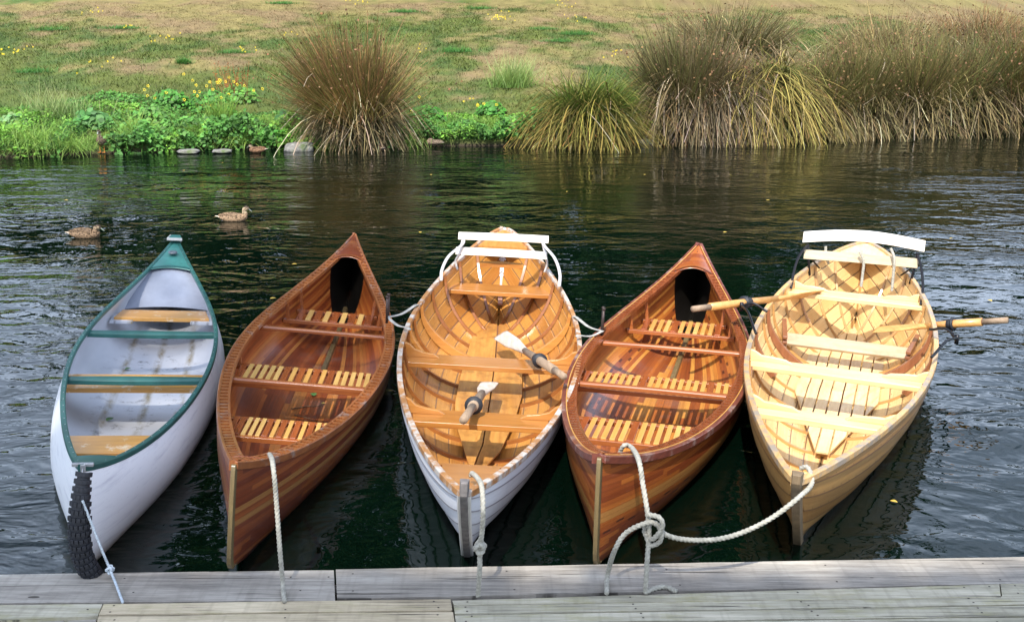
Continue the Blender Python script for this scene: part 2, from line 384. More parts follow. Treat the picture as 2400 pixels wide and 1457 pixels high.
# ------------------------------------------------------------------ bank plants
def leafcards(P,nrm,size,col,asp=1.0):
    """six-sided leaf faces (n) around P"""
    n=len(P); t=np.cross(nrm,rng.normal(size=(n,3))); t/=np.linalg.norm(t,axis=1)[:,None]+1e-9; s=np.cross(nrm,t)
    s/=np.linalg.norm(s,axis=1)[:,None]+1e-9
    pr=[(0,-.5),(.34,-.22),(.36,.12),(0,.5),(-.36,.12),(-.34,-.22)]
    V=np.stack([P+size[:,None]*(a*asp*s+b*t) for a,b in pr],1)
    fold=nrm*size[:,None]*.12; V[:,1]+=fold;V[:,2]+=fold;V[:,4]+=fold;V[:,5]+=fold
    i=np.arange(n)[:,None]*6; fc=np.concatenate([i+np.array([0,1,2,3]),i+np.array([0,3,4,5])])
    return V.reshape(-1,3),fc,np.repeat(col,6,axis=0)
def nmesh(name,parts,mat,parent=None): return link(name,np_mesh(name,*join(parts)),mat,parent,smooth=False)
# leafy ground cover along the water's edge (uncountable)
parts=[]
def cover_n(x):  # density along the bank
    return np.where(x<-3.1,1,np.where(x<-1.6,.35,np.where(x<1.0,1.0,.55)))
nc=80000
x=rng.uniform(-12,13,nc); u=rng.uniform(0,1,nc)**1.35; y=bank_y(x)+.02+np.where((x>-1.6)&(x<.7),.08,0)+u*4.6*(.35+.75*vnoise(x*.9,x*0+1.5,66))*np.where(x<-2.5,1,.5); keep=rng.uniform(0,1,nc)<cover_n(x)
for dx_,dy_ in ((238,352),(602,356)):
    dp=atz(dx_,dy_,0); keep&=~((np.abs(x-dp[0])<.32)&(y<dp[1]+.5))
x,y,u=x[keep],y[keep],u[keep]
hgt=(np.clip(fbm(x*2.3,y*2.0,3,3)-.28,0,1)**1.3)*1.45*np.clip(1-u,.15,1)*np.where(x<-2.5,1,1.0); r=rng.uniform(0,1,len(x))
P=np.stack([x,y-.22*(1-u)*rng.uniform(0,1,len(x)),height(x,y)+np.clip(hgt,0.02,1)*r**.6],1)
sel=fbm(x*1.1,y*1.1+20,5,3); colr=np.where((sel>.52)[:,None],np.array([.13,.27,.035]),np.array([.075,.19,.035]))
colr=colr*rng.uniform(.45,1.6,(len(x),1))*(.6+.8*vnoise(x*4,y*4,8))[:,None]*(1+rng.uniform(-.1,.1,(len(x),3)))
nn=rng.normal(size=(len(x),3))*.55+np.array([0,-.45,.9]); nn/=np.linalg.norm(nn,axis=1)[:,None]
parts.append(leafcards(P,nn,rng.uniform(.045,.115,len(x))*np.where(sel>.5,.8,1.0),colr,np.where(vnoise(x*.8+5,y*.8,17)>.5,.85,.50)[:,None]))
k=rng.uniform(0,1,len(x))<.85; n_=k.sum(); 
parts.append(blades(np.stack([x[k],y[k],height(x[k],y[k])],1),rdir(n_,.6,1.4),rng.uniform(.12,.50,n_)*np.clip(1.15-u[k],.3,1)*(.5+.9*vnoise(x[k]*1.1,y[k],23)),rng.uniform(.009,.019,n_),rng.uniform(.2,.8,n_),vary((.05,.13,.025),n_),vary((.17,.33,.06),n_),seg=3))
g=nmesh('ground_cover',parts,FOL); g['kind']='stuff'

def tussock(px,py,label,group,H,R,nup,ndr,up_cols,dr_cols,lean=(0,0),up_e=(.75,1.5),trunk=.25,name='tussock',wid=(.012,.026),drl=(.6,1.1),up_droop=(.02,.2),base_r=.16,cat='tussock',az=None,updl=(.55,1.0),thz=.26,seed=True):
    nup=int(nup*.62); ndr=int(ndr*.62)
    p=gpt(px,py) if py<352 else atz(px,py,.02)
    root=thing(name,label,cat,p,group=group)
    def B(n,r,z0,z1):
        a=rng.uniform(0,2*PI,n); q=r*np.sqrt(rng.uniform(0,1,n)); return np.stack([np.cos(a)*q,np.sin(a)*q*.8,rng.uniform(z0,z1,n)],1)
    sd0=rng.integers(0,999)
    def clump(d,k=5.0):
        a=np.arctan2(d[:,1],d[:,0]); q=vnoise(np.cos(a)*k+9,np.sin(a)*k+d[:,2]*4+20,sd0); return (.45+1.05*q)[:,None]
    b=B(nup,base_r*2.0,trunk*.3,trunk); d=rdir(nup,*up_e); out=b.copy(); out[:,2]=0
    kc=46; ki=rng.integers(0,kc,nup); cd=rdir(kc,*up_e); kv=rng.uniform(.30,1.65,kc)[:,None]; d=cd[ki]+rng.normal(0,.095,(nup,3)); d[:,2]=np.abs(d[:,2])
    d=d+out*1.2+np.array([lean[0],lean[1],0])*.9; d/=np.linalg.norm(d,axis=1)[:,None]; cl=clump(d)*kv[ki]
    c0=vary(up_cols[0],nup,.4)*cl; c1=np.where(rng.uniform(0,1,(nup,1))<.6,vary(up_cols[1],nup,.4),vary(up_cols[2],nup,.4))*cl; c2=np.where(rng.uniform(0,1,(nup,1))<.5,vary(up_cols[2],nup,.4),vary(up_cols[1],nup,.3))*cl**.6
    L=H*(1.0-.35*rng.uniform(0,1,nup)**.7)*(.70+.30*d[:,2])*(.8+.25*clump(d,3.0)[:,0])*rng.uniform(.8,1.12,kc)[ki]
    ups=[blades(b,d,L,rng.uniform(*wid,nup),rng.uniform(*up_droop,nup),c0,c1,5,c2,wob=.02,curl=.12)]
    b0,d0,L0=b,d,L
    nmesh('stems',ups,FOL,root)
    if ndr:
        b=B(ndr,base_r*2.6,trunk*.35,trunk*1.1+H*thz)
        r_=np.sqrt(rng.uniform(0,1,ndr)); b[:,:2]*=(1+.9*r_[:,None]*(1-b[:,2:]/(trunk*1.1+H*thz))); kt=60; ti=rng.integers(0,kt,ndr); td=rdir(kt,-.4,1.0); tv=rng.uniform(.25,1.55,kt)[:,None]; d=td[ti]+rng.normal(0,.22,(ndr,3)); d[:,:2]+=b[:,:2]*1.3; d[:,1]-=.25*rng.uniform(0,1,ndr); d=d+np.array([lean[0],lean[1],0]); d/=np.linalg.norm(d,axis=1)[:,None]; cl=clump(d,4.0)*tv[ti]
        L=R*rng.uniform(*drl,ndr)*(.55+.55*b[:,2]/(trunk*1.1+H*thz))
        c0=vary(dr_cols[0],ndr,.4)*cl; c1=vary(dr_cols[1],ndr,.45)*cl*.8; k=rng.uniform(0,1,(ndr,1)); c2=np.where(k<.14,vary(dr_cols[2],ndr,.4),vary(dr_cols[1],ndr,.4))*cl
        nb_=26; bd=rdir(nb_,.1,1.3); bd[:,1]-=.4; bd/=np.linalg.norm(bd,axis=1)[:,None]; bb=B(nb_,base_r*2.5,trunk*.4,trunk+H*.25)
        nmesh('bent_blades',[blades(bb,bd,H*rng.uniform(.35,.75,nb_),rng.uniform(.012,.02,nb_),rng.uniform(.5,1.4,nb_),vary(tan,nb_,.4),vary(pale,nb_,.3),6,vary(pale,nb_,.4),taper=.5,curl=.9)],DRY,root)
        hs_=rng.integers(0,nup,min(nup,420)); tipp=b0[hs_]+d0[hs_]*L0[hs_][:,None]*rng.uniform(.75,.98,len(hs_))[:,None]
        if seed: nmesh('seed_heads',[leafcards(tipp+rng.normal(0,.02,tipp.shape),rdir(len(hs_),-1,1),rng.uniform(.025,.055,len(hs_)),vary((.20,.11,.055),len(hs_),.5))],DRY,root)['kind']='stuff'
        nmesh('thatch',[blades(b,d,L,rng.uniform(*wid,ndr)*1.0,rng.uniform(.35,1.2,ndr),c0,c1,6,c2,taper=.7,wob=.03,curl=.5)],DRY,root)
    return root
GT='big rush and sedge tussocks on the far bank'
brn=(.24,.17,.07); tan=(.36,.27,.14); pale=(.46,.38,.25); olive=(.13,.165,.03); dkol=(.045,.07,.014); gold=(.38,.27,.08); rust=(.30,.13,.05); grn=(.13,.20,.03)
dbr=(.19,.135,.06)
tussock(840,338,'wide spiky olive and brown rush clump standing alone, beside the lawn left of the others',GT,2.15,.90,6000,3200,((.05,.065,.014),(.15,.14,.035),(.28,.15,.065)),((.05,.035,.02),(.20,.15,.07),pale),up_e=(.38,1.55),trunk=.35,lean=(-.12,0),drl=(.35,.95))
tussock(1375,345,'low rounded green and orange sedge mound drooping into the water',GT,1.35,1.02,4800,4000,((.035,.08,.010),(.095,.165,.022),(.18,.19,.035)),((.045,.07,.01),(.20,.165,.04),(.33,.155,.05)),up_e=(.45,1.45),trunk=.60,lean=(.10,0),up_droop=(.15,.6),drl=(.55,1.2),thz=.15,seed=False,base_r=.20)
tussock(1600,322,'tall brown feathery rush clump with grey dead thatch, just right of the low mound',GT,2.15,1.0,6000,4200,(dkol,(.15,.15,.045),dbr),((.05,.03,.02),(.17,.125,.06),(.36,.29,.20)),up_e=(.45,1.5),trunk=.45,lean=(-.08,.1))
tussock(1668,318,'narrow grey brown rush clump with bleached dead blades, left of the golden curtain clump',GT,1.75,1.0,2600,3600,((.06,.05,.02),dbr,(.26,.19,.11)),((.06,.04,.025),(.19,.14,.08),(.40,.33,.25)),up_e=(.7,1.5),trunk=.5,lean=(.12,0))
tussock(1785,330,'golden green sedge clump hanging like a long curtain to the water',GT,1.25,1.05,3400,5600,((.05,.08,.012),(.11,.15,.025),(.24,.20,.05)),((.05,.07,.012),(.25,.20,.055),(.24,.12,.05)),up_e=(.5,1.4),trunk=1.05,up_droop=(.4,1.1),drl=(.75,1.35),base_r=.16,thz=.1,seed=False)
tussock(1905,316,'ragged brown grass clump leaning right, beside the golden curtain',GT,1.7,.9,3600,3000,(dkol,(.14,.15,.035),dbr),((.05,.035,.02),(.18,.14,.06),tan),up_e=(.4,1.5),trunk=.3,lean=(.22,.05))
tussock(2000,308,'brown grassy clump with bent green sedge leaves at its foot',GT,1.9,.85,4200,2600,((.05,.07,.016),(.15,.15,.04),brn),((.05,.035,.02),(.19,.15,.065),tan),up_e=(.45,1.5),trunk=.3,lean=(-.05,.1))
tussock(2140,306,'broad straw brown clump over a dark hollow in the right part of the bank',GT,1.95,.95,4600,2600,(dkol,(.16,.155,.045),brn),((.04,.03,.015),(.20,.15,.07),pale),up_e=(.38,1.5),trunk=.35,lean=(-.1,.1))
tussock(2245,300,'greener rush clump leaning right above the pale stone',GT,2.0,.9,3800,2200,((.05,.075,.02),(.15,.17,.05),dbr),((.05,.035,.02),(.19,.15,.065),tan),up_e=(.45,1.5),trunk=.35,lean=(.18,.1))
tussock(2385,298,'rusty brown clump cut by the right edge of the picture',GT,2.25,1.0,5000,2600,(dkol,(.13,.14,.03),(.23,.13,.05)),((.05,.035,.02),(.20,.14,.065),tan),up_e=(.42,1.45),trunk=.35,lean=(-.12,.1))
tussock(2080,150,'tall dry grass clump on the slope behind the bank clumps',GT,1.5,.9,3200,900,((.13,.12,.04),(.30,.24,.11),brn),((.12,.08,.04),tan,pale),up_e=(.7,1.5),trunk=.15,base_r=.5)
tussock(1720,130,'tall dry grass clump rising behind the feathery rush clump',GT,1.6,.9,3000,700,((.12,.12,.04),(.27,.24,.11),brn),((.12,.08,.04),tan,pale),up_e=(.8,1.5),trunk=.15,base_r=.5)
tussock(2300,110,'upper dry grass clump high on the right of the slope',GT,1.3,.9,2800,700,((.13,.11,.04),(.30,.22,.11),rust),((.12,.08,.04),tan,pale),up_e=(.7,1.5),trunk=.15,base_r=.6)

GG='green grass tufts on the far bank'
def tuft(px,py,label,H=.6,n=420,c=((.06,.15,.02),(.20,.33,.05),(.26,.38,.09)),droop=(.3,1.0),r=.14,e=(.4,1.4),lean=(0,0)):
    p=gpt(px,py); root=blades(np.stack([rng.normal(0,r,n),rng.normal(0,r*.7,n),np.zeros(n)],1),(lambda d:d/np.linalg.norm(d,axis=1)[:,None])(rdir(n,*e)+np.array([lean[0],lean[1],0])),H*rng.uniform(.5,1.1,n),rng.uniform(.007,.013,n),rng.uniform(*droop,n),vary(c[0],n),vary(c[1],n),4,vary(c[2],n))
    o=link('grass_tuft',np_mesh('grass_tuft',*root),FOL,smooth=False); o.location=p; return tag(o,label,'grass tuft',GG)
tuft(455,318,'spreading light green grass tuft left of the yellow blossoms',.55,420,c=((.07,.15,.02),(.20,.32,.05),(.28,.36,.10)))
tuft(640,300,'arching bright grass tuft between the resting duck and the lone rush clump',.65,520,r=.12,droop=(.5,1.2))
tuft(515,285,'tall thin grass among the yellow blossoms',.75,260,r=.16,droop=(.1,.5),e=(.9,1.5))
tuft(130,275,'tall wispy pale grass behind the large left tuft',.8,420,r=.3,droop=(.1,.5),e=(.9,1.5),c=((.10,.17,.04),(.24,.31,.10),(.38,.38,.18)))
tuft(1040,318,'drooping green tuft left of the flat edging stones',.5,420,droop=(.6,1.3))
tuft(965,335,'thin green blades dipping into the water right of the lone rush clump',.5,220,droop=(.8,1.5))
tuft(2170,305,'short green tuft under the broad straw brown clump',.5,420,c=((.03,.10,.02),(.09,.22,.05),(.15,.28,.07)))
tuft(1940,318,'dark green tuft at the foot of the ragged brown clump',.5,420,c=((.03,.09,.02),(.08,.20,.04),(.14,.26,.06)),droop=(.6,1.3))
tuft(85,345,'large pale green drooping grass tuft nearest the left edge',.85,900,r=.28)
tuft(175,352,'small grass tuft between the large left tuft and the standing duck',.5,400)
tuft(325,325,'upright bright green grass tuft right of the standing duck',.72,520,r=.09,droop=(.2,.6))
tuft(420,342,'small dark green tuft at the waterline midway between the two ducks on the left',.4,300,c=((.04,.12,.02),(.12,.27,.05),(.18,.34,.07)))
tuft(560,335,'grass tuft just left of the duck with its back to the bank',.5,420)
tuft(700,240,'blue green tuft touching the left side of the lone rush clump',.6,420,c=((.04,.11,.03),(.10,.22,.07),(.14,.26,.08)))
tuft(1200,205,'pale feathery tall grass leaning right above the low sedge mound',.95,700,r=.2,droop=(.1,.5),e=(.9,1.45),c=((.12,.22,.04),(.26,.36,.10),(.42,.44,.20)),lean=(.15,0))
tuft(1150,300,'short bright grass tuft above the flat edging stones',.5,420)
tuft(2095,295,'dense dark green grass tuft hanging over the water between brown clumps',.75,900,r=.16,c=((.02,.09,.015),(.06,.22,.04),(.10,.28,.06)),droop=(.8,1.5),e=(.5,1.4))
tuft(2090,190,'thin upright green grass above the hanging dark green tuft',.5,500,r=.1,droop=(.1,.4),c=((.05,.12,.03),(.12,.22,.06),(.16,.26,.08)))
tuft(1905,300,'bent yellow green sedge leaves reaching the water below a brown clump',.9,160,r=.2,droop=(.6,1.5),c=((.05,.14,.02),(.20,.34,.04),(.34,.38,.08)))
tuft(2290,295,'small grass tuft beside the pale rock at the right',.4,300)
tuft(20,330,'grass tuft cut by the left edge of the picture',.6,520)
tuft(770,345,'low wispy grass at the waterline under the lone rush clump',.35,380,r=.25)
tuft(250,335,'grass tuft directly behind the standing duck',.5,420)
for px,py,h,lab in ((125,72,.16,'dark green round clump in the upper left lawn'),(290,68,.14,'dark green clump right of the round one on the lawn'),(660,10,.13,'green clump at the top edge above the lone rush clump'),(945,30,.15,'dark green clump on the upper lawn right of the lone rush clump'),(1125,22,.13,'green clump under the top edge near the middle'),(1065,122,.17,'small bright green clump alone on the bare middle lawn'),(430,150,.2,'upright small green clump on the lawn above the left bank'),(1270,70,.12,'flat green clump right of the yellow flower row'),(1350,82,.16,'bright green clump high on the lawn above the sedge mound'),(80,170,.15,'leafy bright clump low on the left lawn'),(545,125,.14,'green clump in the middle of the left lawn'),(1310,98,.12,'low green clump just above the sedge mound')):
    o=tuft(px,py,lab,h*1.25,700,r=.22 if 'upright' not in lab else .07,droop=(.1,.6),c=((.035,.11,.02),(.07,.2,.035),(.11,.26,.05))); o['group']='green clumps on the dry lawn'; o['category']='grass clump'

def leafplant(px,py,label,n=260,R=.4,size=(.05,.11),col=(.07,.22,.03),flowers=0,fh=.1,name='leafy_plant',stalk=False,hs=.8):
    p=gpt(px,py) if py<338 else atz(px,py,.05); root=thing(name,label,'flowering plant' if flowers else 'leafy plant',p,group='leafy plants along the far bank')
    a=rng.normal(size=(n,3)); a/=np.linalg.norm(a,axis=1)[:,None]; P=a*R*rng.uniform(.45,1,(n,1))**.5; P[:,2]=np.abs(P[:,2])*hs; P[:,1]*=.6
    nn=a*.6+np.array([0,-.4,.8]); nn/=np.linalg.norm(nn,axis=1)[:,None]
    nmesh('leaves',[leafcards(P,nn,rng.uniform(*size,n),vary(col,n,.45)),blades(np.zeros((30,3)),rdir(30,.4,1.4),rng.uniform(.5,.9,30)*R,np.full(30,.01),rng.uniform(0,.3,30),vary((.06,.12,.03),30),vary((.10,.18,.04),30),2)],FOL,root)
    if flowers:
        Q=rng.normal(size=(flowers,3))*np.array([R*.5,R*.3,R*.26])+np.array([0,-.2,R*hs*.6+fh]); PP=[]
        for k in range(5):
            aa=2*PI*k/5; off=np.array([math.cos(aa),-.3,math.sin(aa)])*.02; nd=np.array([math.cos(aa)*.3,-.75,.5])[None].repeat(flowers,0); nd/=np.linalg.norm(nd,axis=1)[:,None]
            PP.append(leafcards(Q+off,nd,rng.uniform(.015,.026,flowers),vary((.85,.62,.02),flowers,.15,.04)))
        nmesh('blossoms',PP,FOL,root)
        st=np.zeros_like(Q); st[:,0]=Q[:,0]*.6; st[:,1]=Q[:,1]*.6; dd=Q-st; ll=np.linalg.norm(dd,axis=1)
        nmesh('flower_stalks',[blades(st,dd/ll[:,None],ll,np.full(flowers,.007),np.zeros(flowers),vary((.09,.17,.04),flowers),vary((.12,.22,.05),flowers),2)],FOL,root)
    return root
leafplant(2060,300,'bright leafy weed left of the dark hanging grass tuft',170,.34,(.06,.12),col=(.09,.23,.04),flowers=2)
leafplant(2300,250,'leafy weed half way up among the right hand clumps',170,.34,(.05,.10),col=(.07,.19,.04),flowers=3)
tuft(2020,255,'yellow green sedge blades arching over the brown thatch, above the round leaved plant',.85,260,c=((.06,.14,.02),(.18,.30,.04),(.32,.36,.09)),droop=(.6,1.4))
tuft(2215,285,'arching green sedge tuft over the dark hollow',.8,300,c=((.05,.13,.02),(.15,.27,.04),(.28,.33,.08)),droop=(.5,1.4))
tuft(1720,316,'green sedge blades hanging between the bleached clump and the golden curtain',.7,260,c=((.05,.12,.02),(.15,.24,.04),(.26,.28,.07)),droop=(.8,1.5))
tuft(2360,290,'green grass tuft at the foot of the rusty clump',.6,360)
leafplant(690,300,'dark large leaved weed left of the lone rush clump',160,.42,(.10,.17),col=(.05,.16,.04))
leafplant(215,300,'broad leaved weed behind the standing duck',140,.4,(.10,.17),col=(.08,.20,.05))
leafplant(360,290,'tall leafy weed above the upright bright tuft',200,.42,(.06,.11),col=(.10,.24,.04))
leafplant(2235,292,'dark leafy plant beside the pale stone at the right',160,.3,(.07,.12),col=(.035,.13,.03))
leafplant(1975,318,'round leaved plant among the bent green sedge leaves',140,.28,(.06,.10),col=(.05,.16,.035))
leafplant(495,262,'leafy plant with many yellow blossoms above the left bank edge',320,.5,flowers=17)
leafplant(400,250,'leafy plant with a few orange yellow blossoms left of the yellow patch',240,.4,flowers=5)
leafplant(560,240,'light green leafy plant with scattered yellow blossoms around the red stalks',260,.42,flowers=9,col=(.11,.25,.04))
leafplant(820,262,'yellowish spotted shrub growing inside the lone rush clump',220,.3,(.025,.055),col=(.34,.32,.04),flowers=14)
leafplant(1150,268,'plant with two yellow blossoms near the tall feathery grass',160,.3,flowers=3)
leafplant(1205,312,'bright round leaved plant spilling over the edging stones',420,.36,(.04,.08),col=(.17,.36,.05))
leafplant(1000,285,'dark leafy plant right of the lone rush clump',260,.38,flowers=2)
leafplant(1260,300,'small round leaved plant left of the sedge mound',200,.24,(.04,.07),col=(.14,.32,.05))
leafplant(1580,300,'broad leaved dark green plant with yellow blossoms under the tall feathery clump',160,.34,(.09,.15),col=(.06,.22,.04),flowers=8,fh=-.1)
leafplant(1560,325,'low plant with yellow blossoms at the waterline right of the sedge mound',120,.22,flowers=5)
leafplant(2150,290,'dark green leafy plant right of the hanging grass tuft',220,.28,(.06,.10),col=(.04,.16,.03))
leafplant(2330,285,'leafy plant with small yellow blossoms near the right edge',260,.34,(.05,.09),col=(.06,.2,.035),flowers=8)
leafplant(1848,300,'blue green leafy weed at the foot of the golden curtain clump',160,.26,(.04,.07),col=(.06,.15,.06))
leafplant(35,300,'broad pale leaf weed by the left edge',90,.3,(.08,.14),col=(.16,.30,.10))
leafplant(640,330,'low leafy weed right of the resting duck',200,.3)
GF='yellow flower patches on the lawn'
def flowerpatch(px,py,n,R,label):
    p=gpt(px,py); Q=np.stack([rng.normal(0,R,n),rng.normal(0,R*1.6,n)],1); zz=height(p[0]+Q[:,0],p[1]+Q[:,1])-p[2]+rng.uniform(.05,.13,n)
    Q=np.c_[Q,zz]; PP=[]
    for k in range(4):
        aa=2*PI*k/4; nd=np.array([math.cos(aa)*.3,-.6,.7])[None].repeat(n,0); PP.append(leafcards(Q+np.array([math.cos(aa),0,math.sin(aa)])*.013,nd/np.linalg.norm(nd[0]),rng.uniform(.014,.024,n),vary((.85,.62,.02),n,.15,.04)))
    b=Q.copy(); b[:,2]-=.12; PP.append(blades(b,rdir(n,1.3,1.5),np.full(n,.12),np.full(n,.006),np.zeros(n),vary((.1,.18,.04),n),vary((.12,.2,.05),n),2))
    o=link('flower_patch',np_mesh('flower_patch',*join(PP)),FOL,smooth=False); o.location=p; tag(o,label,'flowers',GF)
for a_ in ((45,125,16,.22,'yellow flower patch nearest the left edge of the lawn'),(225,35,9,.16,'yellow flowers near the top left of the lawn'),(385,97,10,.22,'yellow flowers in the middle of the left lawn'),(250,152,7,.3,'sparse yellow flowers low on the left lawn'),(575,128,7,.12,'small yellow flower patch left of the lone rush clump'),(850,8,12,.35,'yellow flowers along the top edge above the lone rush clump'),(1175,47,22,.18,'dense row of yellow flowers in the middle of the lawn'),(1325,15,10,.3,'yellow flowers at the top edge right of the middle'),(1355,55,8,.2,'yellow flowers below the top edge patch'),(665,85,4,.15,'few yellow flowers by the tips of the lone rush clump'),(300,72,5,.12,'few yellow flowers beside a dark green lawn clump'),(1110,258,6,.15,'few yellow flowers low on the bank above the edging stones'),(980,125,4,.12,'few yellow flowers right of the lone rush clump')): flowerpatch(*a_)
for q_ in ((1770,318,3,.12,'few yellow flowers hanging at the waterline below the golden curtain'),(2150,145,4,.1,'single yellow flowers among the right hand clumps'),(1440,135,8,.16,'yellow flowers just behind the low sedge mound')): flowerpatch(*q_)
# reddish dock stalks
p=gpt(548,238); root=thing('dock_plant','reddish brown seeding weed stalks above the yellow blossoms','weed',p); n_=46
b=np.stack([rng.normal(0,.16,n_),rng.normal(0,.08,n_),np.zeros(n_)],1); d=rdir(n_,1.1,1.5); L=rng.uniform(.4,.85,n_)
nmesh('stalks',[blades(b,d,L,np.full(n_,.012),np.zeros(n_),vary((.28,.10,.04),n_),vary((.34,.13,.05),n_),3)],DRY,root)
q=rng.integers(0,n_,420); t=rng.uniform(.4,1,420)[:,None]; P=b[q]+d[q]*L[q][:,None]*t+rng.normal(0,.012,(420,3))
nmesh('seed_heads',[leafcards(P,rdir(420,-1,1),rng.uniform(.012,.028,420),vary((.32,.11,.04),420,.4))],DRY,root)['kind']='stuff'

# rocks on the bank edge
ROCK=NT('grey_stone'); o=ROCK.coord(); f=ROCK.noise(o,7,8,.7); c=ROCK.ramp(f,[(.3,(.07,.065,.055)),(.5,(.20,.19,.17)),(.7,(.34,.33,.31))])
c=ROCK.mix(ROCK.ramp(ROCK.noise(o,3,5),[(.55,(0,0,0)),(.65,(1,1,1))]),c,(.10,.13,.05)); ROCK.bump(f,.7,.03); ROCK=ROCK.fin(c,.85)
def rock(px,py,w,d,h,label,seed,flat=.0):
    p=atz(px,py,.02); th=np.linspace(0,PI,13); ph=np.linspace(0,2*PI,26,endpoint=False); T_,P_=np.meshgrid(th,ph,indexing='ij')
    Xr=np.sin(T_)*np.cos(P_);Yr=np.sin(T_)*np.sin(P_);Zr=np.cos(T_)
    e=lambda q:np.sign(q)*np.abs(q)**.65
    r=1+(fbm(Xr*1.6+seed,Yr*1.6+Zr*1.3,seed,4)-.5)*.55
    m=MB(); m.grid(np.stack([e(Xr)*w/2*r,e(Yr)*d/2*r,e(Zr)*h/2*r],-1),closed=True); o=m.build('rock',ROCK,None,True); o.location=(p[0],p[1]+d*.15,.02+h*.14); o.rotation_euler=(0,0,.18)
    tag(o,label,'rock','stones along the water edge')
rock(700,351,.52,.4,.17,'rounded pale stone right of the duck resting at the bank',3)
rock(1088,334,.44,.35,.2,'flat edging stone left of the middle, beside the sleeping duck',5)
rock(1155,334,.5,.35,.2,'flat edging stone under the bright grass tuft',8)
rock(1262,330,.36,.35,.22,'edging stone partly hidden by the sedge mound',12)
rock(520,356,.30,.3,.06,'flat brown stone just left of the resting duck',41)
rock(1210,334,.34,.3,.18,'small edging stone between the two larger ones and the sedge mound',43)
rock(1830,322,.4,.3,.14,'dark stone under the ragged brown clump',47)
rock(2255,306,.5,.4,.36,'pale stone under the straw brown clump near the right edge',15)
rock(440,357,.34,.3,.07,'low dark stone at the waterline between the standing and resting ducks',21)
rock(1370+140,338,.3,.3,.14,'small stone at the right foot of the sedge mound',27)
rock(1020,338,.5,.4,.12,'low wet stone carrying the sleeping duck',33)

# woodland beyond the lawn: seen only mirrored in the water
parts=[]
def crown(cx,cy,h,r,n,leaf=.8,col=(.035,.07,.02),z0=1.5):
    k=max(6,int(n/130)); cc=[]
    for i in range(k):
        a=rng.uniform(0,2*PI); q=r*math.sqrt(rng.uniform(0,1)); t=rng.uniform(0,1); rad=(1-abs(t-.4)*.9)
        cc.append((cx+q*math.cos(a)*rad,cy+q*math.sin(a)*rad,z0+t*(h-z0)))
    cc=np.array(cc); P=cc[rng.integers(0,k,n)]+rng.normal(0,r*.2,(n,3)); col_=vary(col,n,.45)
    parts.append(leafcards(P,rdir(n,-1,1.5),rng.uniform(.5,1.2,n)*leaf,col_))
for x_ in np.arange(-60,60,4.2):
    core=-17<x_<13
    hh=(34+8*math.exp(-((x_+1)/9)**2)+rng.uniform(-4,4)) if core else rng.uniform(6,12)
    if not core and rng.uniform()<.55: continue
    crown(x_+rng.uniform(-1.5,1.5),43+rng.uniform(-2,3),hh+4,4.6,3400 if core else 1000,.95,(.024,.070,.016),8.0)
for x_ in np.arange(-15,13,3.2): crown(x_,52,rng.uniform(30,38),4.4,2600,1.0,(.024,.070,.016),7)
for x_ in np.arange(-75,76,2.6): crown(x_+rng.uniform(-.5,.5),55+rng.uniform(-1,3),rng.uniform(9.5,11),3.4,900,.95,(.022,.055,.015),1.5)
g=link('woodland',np_mesh('woodland',*join(parts)),FOL,smooth=False); g['kind']='stuff'

# ------------------------------------------------------------------ shade trees behind the camera (their shade falls on the near boats)
BARK=M_plain('grey_bark',(.12,.09,.06),.9,var=.4,bump=.6)
def shade_tree(ex,label,h,trunk,leaf,n):
    """ex: list of (ground x, ground y, rx, ry) patches to be shaded; leaves hang where the sun's rays to those patches pass"""
    root=thing('shade_tree',label,'tree',(trunk[0],trunk[1],0),group='trees behind the jetty'); pp=[]
    for (gx,gy,rx,ry,dens,hz) in ex:
        k=int(n*dens); a=rng.uniform(0,2*PI,k); q=np.sqrt(rng.uniform(0,1,k)); hh=rng.normal(hz,.9,k)
        P=np.stack([gx+rx*rng.uniform(-1,1,k),gy+ry*rng.uniform(-1,1,k),hh*0],1)+sd[None]*(hh/sd[2])[:,None]
        P-=np.array([trunk[0],trunk[1],0]); pp.append(leafcards(P,rdir(k,-1.5,1.5),rng.uniform(.7,1.3,k)*leaf,vary((.05,.12,.025),k,.3)))
    nmesh('crown',pp,FOL,root)
    m=MB(); m.tube(spline([(0,0,-.6),(.1,.05,h*.4),(-.1,.1,h*.75),(0,.2,h*1.05)],6),[.34,.24,.16,.06],10)
    for (gx,gy,rx,ry,dens,hz) in ex:
        e=np.array([gx,gy,0])+sd*(hz/sd[2])-np.array([trunk[0],trunk[1],0]); m.tube(spline([(0,.05,h*.45),(e[0]*.4,e[1]*.4,hz*.85),e],6),[.12,.07,.03],7)
    m.build('trunk',BARK,root,True)
shade_tree([(-2.25,6.3,1.0,2.9,.13,30),(-1.05,6.6,.55,2.6,.03,30),(-2.9,2.45,2.6,1.50,.55,13)],'unseen leafy tree added behind the left end of the jetty to shade the left canoes',14,(-4.2,-9.5),.28,5200)  # high leaf patches added out of view to soften the sun on the canoes
shade_tree([(1.2,2.45,2.4,1.50,.6,12),(4.6,2.4,2.0,1.6,.4,12)],'leafy tree behind the right part of the jetty, casting shade on the planks and bows',11,(2.4,-5.5),.28,4200)

